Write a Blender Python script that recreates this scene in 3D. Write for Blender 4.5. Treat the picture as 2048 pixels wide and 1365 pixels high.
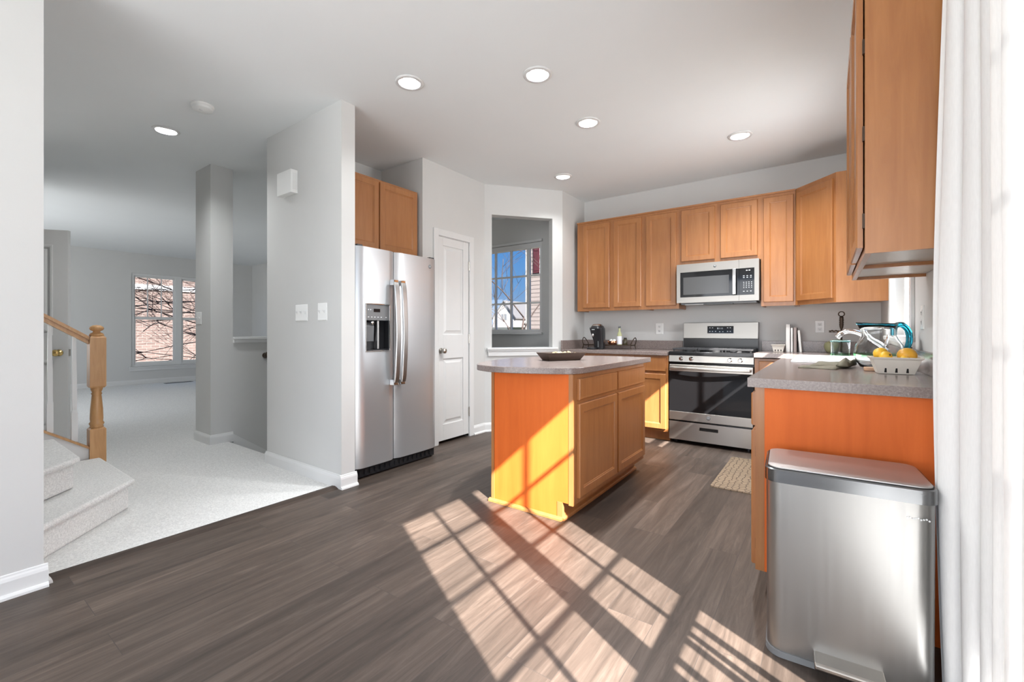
import bpy, bmesh, math, random
from mathutils import Vector, Matrix
random.seed(7)
S = bpy.context.scene
COL = S.collection
PI = math.pi
for o in list(bpy.data.objects):
    bpy.data.objects.remove(o)

# ------------------------------------------------------------------ camera, world, sun, exposure
CAMH = 1.12
cd = bpy.data.cameras.new('camera'); cam = bpy.data.objects.new('camera', cd); COL.objects.link(cam)
cam.location = (0, 0, CAMH); cam.rotation_euler = (PI / 2, 0, 0.62184)
cd.sensor_width = 36; cd.lens = 879.39 / 2048 * 36; cd.shift_y = -19.57 / 2048
cd.clip_start = 0.05; cd.clip_end = 300
S.camera = cam
vs = S.view_settings
S.display_settings.display_device = 'sRGB'
vs.view_transform = 'Standard'; vs.look = 'None'; vs.gamma = 1; vs.use_curve_mapping = False
vs.exposure = -0.20
cy = S.cycles
cy.max_bounces = 10; cy.diffuse_bounces = 5; cy.glossy_bounces = 4; cy.transmission_bounces = 8; cy.transparent_max_bounces = 12
cy.caustics_reflective = False; cy.caustics_refractive = False; cy.sample_clamp_indirect = 6.0
cy.use_denoising = True

W = bpy.data.worlds.new('world'); S.world = W; W.use_nodes = True
wn = W.node_tree; wn.nodes.clear()
wo = wn.nodes.new('ShaderNodeOutputWorld'); wb = wn.nodes.new('ShaderNodeBackground')
wt = wn.nodes.new('ShaderNodeTexCoord'); wsx = wn.nodes.new('ShaderNodeSeparateXYZ'); wr = wn.nodes.new('ShaderNodeValToRGB')
wn.links.new(wt.outputs['Generated'], wsx.inputs[0]); wn.links.new(wsx.outputs['Z'], wr.inputs[0])
wn.links.new(wr.outputs[0], wb.inputs[0]); wn.links.new(wb.outputs[0], wo.inputs[0])
el = wr.color_ramp.elements
el[0].position = 0.0; el[0].color = (0.90, 1.10, 1.35, 1)
el[1].position = 0.55; el[1].color = (0.10, 0.50, 1.35, 1)
e = el.new(0.10); e.color = (0.40, 0.88, 1.60, 1)
e = el.new(0.25); e.color = (0.10, 0.58, 1.50, 1)
wb.inputs[1].default_value = 1.0

SUN_DIR = Vector((-1.0, 0.516, -0.90)).normalized()
sl = bpy.data.lights.new('sun', 'SUN'); sl.energy = 48.0; sl.angle = math.radians(0.55); sl.color = (1.0, 0.96, 0.91)
so = bpy.data.objects.new('sun', sl); COL.objects.link(so)
so.rotation_euler = SUN_DIR.to_track_quat('-Z', 'Y').to_euler(); so.location = (8, -4, 8)

def area_light(name, loc, direction, sx, sy, watts, color=(1, 1, 1), spread=PI):
    l = bpy.data.lights.new(name, 'AREA'); l.shape = 'RECTANGLE'; l.size = sx; l.size_y = sy
    l.energy = watts; l.color = color; l.spread = spread
    o = bpy.data.objects.new(name, l); COL.objects.link(o); o.location = loc
    o.rotation_euler = Vector(direction).to_track_quat('-Z', 'Y').to_euler()
    return o
# daylight at patio door and sink window; added fill at invented, unseen windows elsewhere
area_light('added_fill_rear', (-1.20, -2.86, 1.40), (0, 1, 0.45), 3.0, 2.3, 155, (1.0, 1.0, 1.0))  # added fill lamp behind the camera; the rear window is invented
area_light('added_fill_nook', (0.56, -1.82, 1.36), (-1, 0, 0.55), 1.3, 1.85, 10, (1.0, 1.0, 1.0))  # added fill from the right; this nook opening is invented
area_light('daylight_patio_door', (0.80, 1.02, 1.05), (-1, 0, 0.50), 1.5, 2.2, 60, (1.0, 1.0, 1.0))
area_light('daylight_sink_window', (0.62, 3.76, 1.70), (-1, 0, 0.0), 0.9, 1.2, 34, (1.0, 1.0, 1.0), math.radians(125))
area_light('added_fill_living', (-8.6, -1.15, 1.40), (0, 1, 0.45), 2.4, 1.75, 100, (1.0, 1.0, 1.0))  # fill lamp added out of view for living room and hall
LIGHT_CAN_W = 19.0

# ------------------------------------------------------------------ materials
def nodes_of(name):
    m = bpy.data.materials.new(name); m.use_nodes = True
    nt = m.node_tree; b = nt.nodes['Principled BSDF']
    return m, nt, b
def setp(b, **k):
    for a, v in k.items():
        b.inputs[a.replace('_', ' ')].default_value = v
def c4(c): return (c[0], c[1], c[2], 1)
def plain(name, col, rough=0.5, metal=0.0, spec=0.5, noise=0.0, nscale=8.0, bump=0.0, bscale=200.0, coat=0.0):
    m, nt, b = nodes_of(name)
    setp(b, Base_Color=c4(col), Roughness=rough, Metallic=metal, Coat_Weight=coat)
    b.inputs['Specular IOR Level'].default_value = spec
    tc = nt.nodes.new('ShaderNodeTexCoord')
    n = nt.nodes.new('ShaderNodeTexNoise'); n.inputs['Scale'].default_value = nscale; n.inputs['Detail'].default_value = 3
    nt.links.new(tc.outputs['Object'], n.inputs['Vector'])
    r = nt.nodes.new('ShaderNodeValToRGB')
    k = noise
    r.color_ramp.elements[0].position = 0.3; r.color_ramp.elements[1].position = 0.7
    r.color_ramp.elements[0].color = c4([x * (1 - k) for x in col]); r.color_ramp.elements[1].color = c4([min(1, x * (1 + k)) for x in col])
    nt.links.new(n.outputs['Fac'], r.inputs[0]); nt.links.new(r.outputs[0], b.inputs['Base Color'])
    if bump > 0:
        n2 = nt.nodes.new('ShaderNodeTexNoise'); n2.inputs['Scale'].default_value = bscale; n2.inputs['Detail'].default_value = 2
        nt.links.new(tc.outputs['Object'], n2.inputs['Vector'])
        bp = nt.nodes.new('ShaderNodeBump'); bp.inputs['Strength'].default_value = bump; bp.inputs['Distance'].default_value = 0.004
        nt.links.new(n2.outputs['Fac'], bp.inputs['Height']); nt.links.new(bp.outputs[0], b.inputs['Normal'])
    return m
def wood(name, dark, mid, light, rough=0.35, axis='Z', scale=1.0, coat=0.15, spec=0.5):
    m, nt, b = nodes_of(name)
    setp(b, Roughness=rough, Coat_Weight=coat, Coat_Roughness=0.25)
    b.inputs['Specular IOR Level'].default_value = spec
    tc = nt.nodes.new('ShaderNodeTexCoord'); mp = nt.nodes.new('ShaderNodeMapping')
    sc = {'X': (1.2, 14, 14), 'Y': (14, 1.2, 14), 'Z': (14, 14, 1.2)}[axis]
    mp.inputs['Scale'].default_value = [s * scale for s in sc]
    nt.links.new(tc.outputs['Object'], mp.inputs['Vector'])
    n = nt.nodes.new('ShaderNodeTexNoise'); n.inputs['Scale'].default_value = 2.2; n.inputs['Detail'].default_value = 6; n.inputs['Roughness'].default_value = 0.6
    n.inputs['Distortion'].default_value = 0.6
    nt.links.new(mp.outputs[0], n.inputs['Vector'])
    n2 = nt.nodes.new('ShaderNodeTexNoise'); n2.inputs['Scale'].default_value = 2.0; n2.inputs['Detail'].default_value = 2
    nt.links.new(tc.outputs['Object'], n2.inputs['Vector'])
    mx = nt.nodes.new('ShaderNodeMath'); mx.operation = 'MULTIPLY_ADD'; mx.inputs[1].default_value = 0.6; mx.inputs[2].default_value = 0.0
    nt.links.new(n.outputs['Fac'], mx.inputs[0])
    ad = nt.nodes.new('ShaderNodeMath'); ad.operation = 'MULTIPLY_ADD'; ad.inputs[1].default_value = 0.4
    nt.links.new(n2.outputs['Fac'], ad.inputs[0]); nt.links.new(mx.outputs[0], ad.inputs[2])
    r = nt.nodes.new('ShaderNodeValToRGB'); r.color_ramp.elements[0].position = 0.30; r.color_ramp.elements[1].position = 0.72
    r.color_ramp.elements[0].color = c4(dark); r.color_ramp.elements[1].color = c4(light)
    q = r.color_ramp.elements.new(0.5); q.color = c4(mid)
    nt.links.new(ad.outputs[0], r.inputs[0]); nt.links.new(r.outputs[0], b.inputs['Base Color'])
    return m
def metal(name, col, rough, stretch=None, amount=0.06, aniso=0.0):
    m, nt, b = nodes_of(name)
    setp(b, Base_Color=c4(col), Roughness=rough, Metallic=1.0, Anisotropic=aniso)
    tc = nt.nodes.new('ShaderNodeTexCoord'); mp = nt.nodes.new('ShaderNodeMapping')
    mp.inputs['Scale'].default_value = stretch or (60, 60, 60)
    nt.links.new(tc.outputs['Object'], mp.inputs['Vector'])
    n = nt.nodes.new('ShaderNodeTexNoise'); n.inputs['Scale'].default_value = 1.0; n.inputs['Detail'].default_value = 3
    nt.links.new(mp.outputs[0], n.inputs['Vector'])
    mr = nt.nodes.new('ShaderNodeMapRange'); mr.inputs['To Min'].default_value = rough - amount; mr.inputs['To Max'].default_value = rough + amount
    nt.links.new(n.outputs['Fac'], mr.inputs[0]); nt.links.new(mr.outputs[0], b.inputs['Roughness'])
    bp = nt.nodes.new('ShaderNodeBump'); bp.inputs['Strength'].default_value = 0.03; bp.inputs['Distance'].default_value = 0.001
    nt.links.new(n.outputs['Fac'], bp.inputs['Height']); nt.links.new(bp.outputs[0], b.inputs['Normal'])
    return m
def emit(name, col, s):
    m, nt, b = nodes_of(name)
    setp(b, Base_Color=c4(col), Emission_Color=c4(col), Emission_Strength=s)
    return m
def pane_mat(name, tint=(1, 1, 1), refl=1.0):
    m = bpy.data.materials.new(name); m.use_nodes = True; nt = m.node_tree; nt.nodes.clear()
    o = nt.nodes.new('ShaderNodeOutputMaterial'); t = nt.nodes.new('ShaderNodeBsdfTransparent'); g = nt.nodes.new('ShaderNodeBsdfGlossy')
    t.inputs[0].default_value = c4(tint); g.inputs['Roughness'].default_value = 0.02
    f = nt.nodes.new('ShaderNodeLayerWeight'); f.inputs[0].default_value = 0.5
    pw = nt.nodes.new('ShaderNodeMath'); pw.operation = 'POWER'; pw.inputs[1].default_value = 5.0
    nt.links.new(f.outputs['Facing'], pw.inputs[0])
    mu = nt.nodes.new('ShaderNodeMath'); mu.operation = 'MULTIPLY_ADD'; mu.inputs[1].default_value = 0.6 * refl; mu.inputs[2].default_value = 0.03 * refl
    nt.links.new(pw.outputs[0], mu.inputs[0])
    mx = nt.nodes.new('ShaderNodeMixShader'); nt.links.new(mu.outputs[0], mx.inputs[0]); nt.links.new(t.outputs[0], mx.inputs[1]); nt.links.new(g.outputs[0], mx.inputs[2])
    nt.links.new(mx.outputs[0], o.inputs[0])
    return m

def speckle(name, cols, rough):
    m, nt, b = nodes_of(name); setp(b, Roughness=rough)
    tc = nt.nodes.new('ShaderNodeTexCoord')
    n = nt.nodes.new('ShaderNodeTexNoise'); n.inputs['Scale'].default_value = 120; n.inputs['Detail'].default_value = 8; n.inputs['Roughness'].default_value = 0.75
    nt.links.new(tc.outputs['Object'], n.inputs['Vector'])
    r = nt.nodes.new('ShaderNodeValToRGB'); r.color_ramp.elements[0].position = 0.34; r.color_ramp.elements[1].position = 0.68
    r.color_ramp.elements[0].color = c4(cols[0]); r.color_ramp.elements[1].color = c4(cols[2])
    q = r.color_ramp.elements.new(0.5); q.color = c4(cols[1])
    nt.links.new(n.outputs['Fac'], r.inputs[0]); nt.links.new(r.outputs[0], b.inputs['Base Color'])
    return m

def plank_mat():
    m, nt, b = nodes_of('vinyl_planks'); setp(b, Roughness=0.46)
    b.inputs['Specular IOR Level'].default_value = 0.35
    tc = nt.nodes.new('ShaderNodeTexCoord'); mp = nt.nodes.new('ShaderNodeMapping')
    mp.inputs['Rotation'].default_value = (0, 0, PI / 2)
    nt.links.new(tc.outputs['Object'], mp.inputs['Vector'])
    br = nt.nodes.new('ShaderNodeTexBrick')
    br.offset = 0.37; br.inputs['Scale'].default_value = 1.0; br.inputs['Mortar Size'].default_value = 0.0012; br.inputs['Mortar Smooth'].default_value = 0.2
    br.inputs['Brick Width'].default_value = 1.22; br.inputs['Row Height'].default_value = 0.18; br.inputs['Bias'].default_value = -0.1
    br.inputs['Color1'].default_value = (0, 0, 0, 1); br.inputs['Color2'].default_value = (1, 1, 1, 1); br.inputs['Mortar'].default_value = (0.5, 0.5, 0.5, 1)
    nt.links.new(mp.outputs[0], br.inputs['Vector'])
    # grain, shifted per plank
    mp2 = nt.nodes.new('ShaderNodeMapping'); mp2.inputs['Scale'].default_value = (11, 0.8, 1)
    ad = nt.nodes.new('ShaderNodeVectorMath'); ad.operation = 'MULTIPLY_ADD'; ad.inputs[1].default_value = (7, 13, 0)
    nt.links.new(br.outputs['Color'], ad.inputs[0]); nt.links.new(tc.outputs['Object'], ad.inputs[2])
    nt.links.new(ad.outputs[0], mp2.inputs['Vector'])
    n = nt.nodes.new('ShaderNodeTexNoise'); n.inputs['Scale'].default_value = 1.8; n.inputs['Detail'].default_value = 12; n.inputs['Roughness'].default_value = 0.74; n.inputs['Distortion'].default_value = 0.9
    nt.links.new(mp2.outputs[0], n.inputs['Vector'])
    r = nt.nodes.new('ShaderNodeValToRGB'); r.color_ramp.elements[0].position = 0.30; r.color_ramp.elements[1].position = 0.74
    r.color_ramp.elements[0].color = (0.037, 0.027, 0.021, 1); r.color_ramp.elements[1].color = (0.138, 0.105, 0.085, 1)
    q = r.color_ramp.elements.new(0.52); q.color = (0.078, 0.057, 0.045, 1)
    nt.links.new(n.outputs['Fac'], r.inputs[0])
    mr = nt.nodes.new('ShaderNodeMapRange'); mr.inputs['To Min'].default_value = 0.74; mr.inputs['To Max'].default_value = 1.30
    nt.links.new(br.outputs['Color'], mr.inputs[0])
    mul = nt.nodes.new('ShaderNodeMix'); mul.data_type = 'RGBA'; mul.blend_type = 'MULTIPLY'; mul.inputs[0].default_value = 1.0
    nt.links.new(r.outputs[0], mul.inputs[6]); nt.links.new(mr.outputs[0], mul.inputs[7])
    mx = nt.nodes.new('ShaderNodeMix'); mx.data_type = 'RGBA'; mx.inputs[7].default_value = (0.05, 0.04, 0.035, 1)
    nt.links.new(br.outputs['Fac'], mx.inputs[0]); nt.links.new(mul.outputs[2], mx.inputs[6])
    nt.links.new(mx.outputs[2], b.inputs['Base Color'])
    bp = nt.nodes.new('ShaderNodeBump'); bp.inputs['Strength'].default_value = 0.12; bp.inputs['Distance'].default_value = 0.002
    nt.links.new(n.outputs['Fac'], bp.inputs['Height']); nt.links.new(bp.outputs[0], b.inputs['Normal'])
    return m

def curtain_mat():
    m = bpy.data.materials.new('sheer_linen'); m.use_nodes = True; nt = m.node_tree; nt.nodes.clear()
    o = nt.nodes.new('ShaderNodeOutputMaterial')
    d = nt.nodes.new('ShaderNodeBsdfDiffuse'); tl = nt.nodes.new('ShaderNodeBsdfTranslucent'); tr = nt.nodes.new('ShaderNodeBsdfTransparent')
    tc = nt.nodes.new('ShaderNodeTexCoord'); mp = nt.nodes.new('ShaderNodeMapping'); mp.inputs['Scale'].default_value = (300, 300, 40)
    n = nt.nodes.new('ShaderNodeTexNoise'); n.inputs['Scale'].default_value = 1.0
    nt.links.new(tc.outputs['Object'], mp.inputs[0]); nt.links.new(mp.outputs[0], n.inputs['Vector'])
    r = nt.nodes.new('ShaderNodeValToRGB'); r.color_ramp.elements[0].color = (0.76, 0.75, 0.735, 1); r.color_ramp.elements[1].color = (0.85, 0.84, 0.825, 1)
    nt.links.new(n.outputs['Fac'], r.inputs[0])
    nt.links.new(r.outputs[0], d.inputs[0]); nt.links.new(r.outputs[0], tl.inputs[0])
    m1 = nt.nodes.new('ShaderNodeMixShader'); m1.inputs[0].default_value = 0.014
    nt.links.new(d.outputs[0], m1.inputs[1]); nt.links.new(tl.outputs[0], m1.inputs[2])
    m2 = nt.nodes.new('ShaderNodeMixShader'); m2.inputs[0].default_value = 0.01
    nt.links.new(m1.outputs[0], m2.inputs[1]); nt.links.new(tr.outputs[0], m2.inputs[2])
    nt.links.new(m2.outputs[0], o.inputs[0])
    return m

def rug_mat():
    m, nt, b = nodes_of('woven_mat'); setp(b, Roughness=0.9)
    tc = nt.nodes.new('ShaderNodeTexCoord')
    v = nt.nodes.new('ShaderNodeTexVoronoi'); v.feature = 'DISTANCE_TO_EDGE'; v.inputs['Scale'].default_value = 26; v.inputs['Randomness'].default_value = 0.55
    nt.links.new(tc.outputs['Object'], v.inputs['Vector'])
    w = nt.nodes.new('ShaderNodeTexWave'); w.wave_type = 'RINGS'; w.inputs['Scale'].default_value = 9; w.inputs['Distortion'].default_value = 3
    nt.links.new(tc.outputs['Object'], w.inputs['Vector'])
    mu = nt.nodes.new('ShaderNodeMath'); mu.operation = 'MULTIPLY'; mu.inputs[1].default_value = 5.0
    nt.links.new(v.outputs['Distance'], mu.inputs[0])
    a = nt.nodes.new('ShaderNodeMath'); a.operation = 'MULTIPLY_ADD'; a.inputs[1].default_value = 0.35
    nt.links.new(w.outputs['Fac'], a.inputs[0]); nt.links.new(mu.outputs[0], a.inputs[2])
    r = nt.nodes.new('ShaderNodeValToRGB'); r.color_ramp.interpolation = 'LINEAR'
    r.color_ramp.elements[0].position = 0.50; r.color_ramp.elements[0].color = (0.075, 0.050, 0.034, 1)
    r.color_ramp.elements[1].position = 0.62; r.color_ramp.elements[1].color = (0.24, 0.18, 0.12, 1)
    nt.links.new(a.outputs[0], r.inputs[0]); nt.links.new(r.outputs[0], b.inputs['Base Color'])
    return m

def siding_mat():
    m, nt, b = nodes_of('siding'); setp(b, Roughness=0.7)
    tc = nt.nodes.new('ShaderNodeTexCoord'); sx = nt.nodes.new('ShaderNodeSeparateXYZ'); nt.links.new(tc.outputs['Object'], sx.inputs[0])
    mu = nt.nodes.new('ShaderNodeMath'); mu.operation = 'MULTIPLY'; mu.inputs[1].default_value = 1 / 0.15; nt.links.new(sx.outputs['Z'], mu.inputs[0])
    fr = nt.nodes.new('ShaderNodeMath'); fr.operation = 'FRACT'; nt.links.new(mu.outputs[0], fr.inputs[0])
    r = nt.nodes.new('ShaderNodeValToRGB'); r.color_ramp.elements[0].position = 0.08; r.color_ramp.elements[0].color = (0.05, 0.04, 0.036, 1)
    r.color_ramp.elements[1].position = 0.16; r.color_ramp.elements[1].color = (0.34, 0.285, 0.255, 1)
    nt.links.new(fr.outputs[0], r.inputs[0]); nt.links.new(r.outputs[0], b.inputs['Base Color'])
    return m
def brick_mat():
    m, nt, b = nodes_of('brick'); setp(b, Roughness=0.85)
    tc = nt.nodes.new('ShaderNodeTexCoord'); mp = nt.nodes.new('ShaderNodeMapping'); mp.inputs['Rotation'].default_value = (PI / 2, 0, PI / 2)
    nt.links.new(tc.outputs['Object'], mp.inputs[0])
    sx = nt.nodes.new('ShaderNodeSeparateXYZ'); cb = nt.nodes.new('ShaderNodeCombineXYZ')
    nt.links.new(tc.outputs['Object'], sx.inputs[0]); nt.links.new(sx.outputs['Y'], cb.inputs['X']); nt.links.new(sx.outputs['Z'], cb.inputs['Y'])
    br = nt.nodes.new('ShaderNodeTexBrick'); br.inputs['Scale'].default_value = 1.0; br.inputs['Brick Width'].default_value = 0.42; br.inputs['Row Height'].default_value = 0.16; br.inputs['Mortar Size'].default_value = 0.012
    br.inputs['Color1'].default_value = (0.155, 0.105, 0.088, 1); br.inputs['Color2'].default_value = (0.20, 0.14, 0.118, 1); br.inputs['Mortar'].default_value = (0.28, 0.24, 0.21, 1)
    nt.links.new(cb.outputs[0], br.inputs['Vector']); nt.links.new(br.outputs['Color'], b.inputs['Base Color'])
    return m

MT = {}
MT['wall'] = plain('wall_paint', (0.606, 0.604, 0.588), 0.75, noise=0.012, nscale=3, bump=0.04, bscale=260)
MT['ceil'] = plain('ceiling_paint', (0.79, 0.81, 0.81), 0.85, noise=0.01, nscale=2, bump=0.05, bscale=200)
MT['trim'] = plain('white_trim_paint', (0.71, 0.71, 0.70), 0.38, noise=0.01)
MT['whitep'] = plain('white_plastic', (0.80, 0.80, 0.78), 0.35, noise=0.01)
MT['carpet'] = plain('carpet_pile', (0.82, 0.815, 0.795), 1.0, spec=0.1, noise=0.14, nscale=120, bump=0.9, bscale=420)
MT['plank'] = plank_mat()
MT['strip'] = wood('threshold_vinyl', (0.035, 0.025, 0.020), (0.060, 0.044, 0.035), (0.095, 0.072, 0.058), 0.6, 'Y', 1.0, 0.0, 0.2)
MT['maple'] = wood('maple_stain', (0.305, 0.113, 0.034), (0.365, 0.148, 0.046), (0.43, 0.188, 0.065), 0.34, 'Z', 1.0, 0.30)
MT['mapleh'] = wood('maple_stain_cross', (0.36, 0.155, 0.062), (0.43, 0.195, 0.082), (0.51, 0.250, 0.115), 0.33, 'Y')
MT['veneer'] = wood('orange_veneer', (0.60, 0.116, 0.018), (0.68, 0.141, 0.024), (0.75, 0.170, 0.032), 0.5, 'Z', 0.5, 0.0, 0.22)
MT['oak'] = wood('oak_stain', (0.42, 0.205, 0.070), (0.54, 0.29, 0.115), (0.65, 0.39, 0.185), 0.36, 'Z', 1.6)
MT['under'] = plain('cabinet_underside', (0.50, 0.44, 0.37), 0.35, noise=0.03)
MT['dark'] = plain('dark_gap', (0.012, 0.010, 0.009), 0.7)
MT['counter'] = speckle('laminate', [(0.165, 0.126, 0.113), (0.222, 0.176, 0.160), (0.32, 0.27, 0.25)], 0.20)
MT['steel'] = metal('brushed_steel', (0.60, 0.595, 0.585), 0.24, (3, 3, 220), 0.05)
MT['fsteel'] = metal('fridge_steel', (0.56, 0.575, 0.59), 0.33, (3, 3, 220), 0.05); MT['fsteel'].node_tree.nodes['Principled BSDF'].inputs['Metallic'].default_value = 0.72
MT['steelm'] = metal('satin_steel', (0.345, 0.325, 0.30), 0.36, (3, 220, 220), 0.05)
MT['steelx'] = metal('brushed_steel_across', (0.44, 0.41, 0.375), 0.33, (3, 220, 220), 0.05)
MT['steelv'] = metal('brushed_steel_upright', (0.52, 0.52, 0.515), 0.30, (120, 120, 2), 0.05)
MT['tsteel'] = metal('trash_can_steel', (0.32, 0.315, 0.305), 0.38, (120, 120, 2), 0.05)
MT['chrome'] = metal('chrome', (0.82, 0.82, 0.82), 0.08, None, 0.02)
MT['nickel'] = metal('nickel', (0.55, 0.52, 0.47), 0.22, None, 0.03)
MT['brass'] = metal('brass', (0.70, 0.50, 0.20), 0.18, None, 0.03)
MT['greyplas'] = plain('grey_plastic', (0.16, 0.165, 0.17), 0.35, noise=0.02)
MT['fgrey'] = plain('fridge_case', (0.07, 0.07, 0.072), 0.45, noise=0.03)
MT['panelgrey'] = plain('dispenser_panel', (0.14, 0.14, 0.142), 0.3)
MT['black'] = plain('black_plastic', (0.015, 0.015, 0.017), 0.28, noise=0.02)
MT['glossblack'] = plain('black_glass', (0.010, 0.010, 0.011), 0.06, spec=0.30)
MT['mwglass'] = plain('microwave_mesh_glass', (0.085, 0.085, 0.085), 0.15, spec=0.25)
MT['enamel'] = plain('black_enamel', (0.014, 0.014, 0.015), 0.18, spec=0.3)
MT['iron'] = plain('cast_iron', (0.03, 0.03, 0.032), 0.5)
MT['bronze'] = plain('dark_bronze', (0.055, 0.036, 0.024), 0.45, metal=0.6)
MT['legend'] = plain('pale_legend', (0.62, 0.63, 0.63), 0.5)
MT['display'] = plain('display_digits', (0.65, 0.72, 0.74), 0.4)
MT['pane'] = pane_mat('window_glass')
MT['panedim'] = pane_mat('view_dimming_glass', (0.70, 0.71, 0.73))  # tint added to dim the bright outdoors behind these panes
MT['bulb'] = emit('lamp_lens', (1.0, 0.97, 0.92), 3.0)
MT['curtain'] = curtain_mat()
MT['rug'] = rug_mat()
MT['dough'] = wood('dark_bowl_wood', (0.028, 0.016, 0.010), (0.05, 0.028, 0.018), (0.085, 0.05, 0.032), 0.6, 'X')
MT['paper'] = plain('book_paper', (0.78, 0.76, 0.72), 0.7, noise=0.02)
MT['bookw'] = plain('book_white', (0.74, 0.72, 0.68), 0.55, noise=0.02)
MT['bookb'] = plain('book_brown', (0.30, 0.24, 0.22), 0.55, noise=0.05)
MT['basket'] = plain('white_berry_box', (0.74, 0.69, 0.61), 0.6, noise=0.03)
MT['lemon'] = plain('lemon_skin', (0.80, 0.46, 0.03), 0.42, noise=0.16, nscale=12, bump=0.15, bscale=110)
MT['pear'] = plain('pear_skin', (0.70, 0.36, 0.035), 0.42, noise=0.25, nscale=10, bump=0.1, bscale=90)
MT['stemdark'] = plain('fruit_stem', (0.05, 0.03, 0.015), 0.7)
MT['cloth'] = plain('olive_linen', (0.20, 0.18, 0.13), 0.85, noise=0.12, nscale=60, bump=0.3, bscale=300)
MT['board'] = wood('board_wood', (0.40, 0.22, 0.12), (0.50, 0.29, 0.17), (0.58, 0.37, 0.23), 0.5, 'X')
MT['olive'] = plain('olive_glaze', (0.36, 0.37, 0.20), 0.35, noise=0.08)
MT['copper'] = metal('copper', (0.62, 0.29, 0.17), 0.22, None, 0.05)
MT['sink'] = plain('white_sink', (0.82, 0.82, 0.82), 0.15)
MT['bottleglass'] = plain('pale_bottle', (0.42, 0.43, 0.24), 0.08)
MT['darkglass'] = plain('dark_jar', (0.05, 0.04, 0.02), 0.1)
MT['labelw'] = plain('paper_label', (0.80, 0.80, 0.84), 0.6)
MT['siding'] = siding_mat()
MT['brick'] = brick_mat()
MT['maroon'] = plain('maroon_shutter', (0.085, 0.020, 0.026), 0.5)
MT['housewhite'] = plain('white_siding', (0.45, 0.42, 0.38), 0.7)
MT['roof'] = plain('roof_shingle', (0.12, 0.115, 0.115), 0.85, noise=0.2, nscale=6)
MT['bark'] = plain('bark', (0.075, 0.052, 0.044), 0.9, noise=0.25, nscale=10)
MT['ground'] = plain('winter_lawn', (0.14, 0.12, 0.08), 0.95, noise=0.25, nscale=1.5)
MT['hedge'] = plain('hedge_green', (0.015, 0.022, 0.012), 0.9, noise=0.4, nscale=8)
MT['extw'] = plain('exterior_wall', (0.45, 0.40, 0.36), 0.8, noise=0.03)
MT['potp'] = plain('dried_seed_pods', (0.42, 0.33, 0.20), 0.7, noise=0.5, nscale=30)
def glass(name, col, rough=0.0, ior=1.45):
    m, nt, b = nodes_of(name)
    setp(b, Base_Color=c4(col), Roughness=rough, IOR=ior, Transmission_Weight=1.0)
    return m
MT['clear'] = glass('clear_glass', (0.97, 0.99, 0.985), 0.0, 1.35)
MT['thin'] = pane_mat('thin_clear_glass', (0.93, 0.96, 0.955), 1.3)
MT['teal'] = glass('teal_glass', (0.02, 0.30, 0.42), 0.02, 1.45)
MT['aqua'] = glass('aqua_glass', (0.35, 0.72, 0.70), 0.02, 1.4)
MT['green'] = pane_mat('green_refraction_tint', (0.55, 0.78, 0.60), 1.0)  # tint for the painted green refraction line in jug and tumbler

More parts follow.
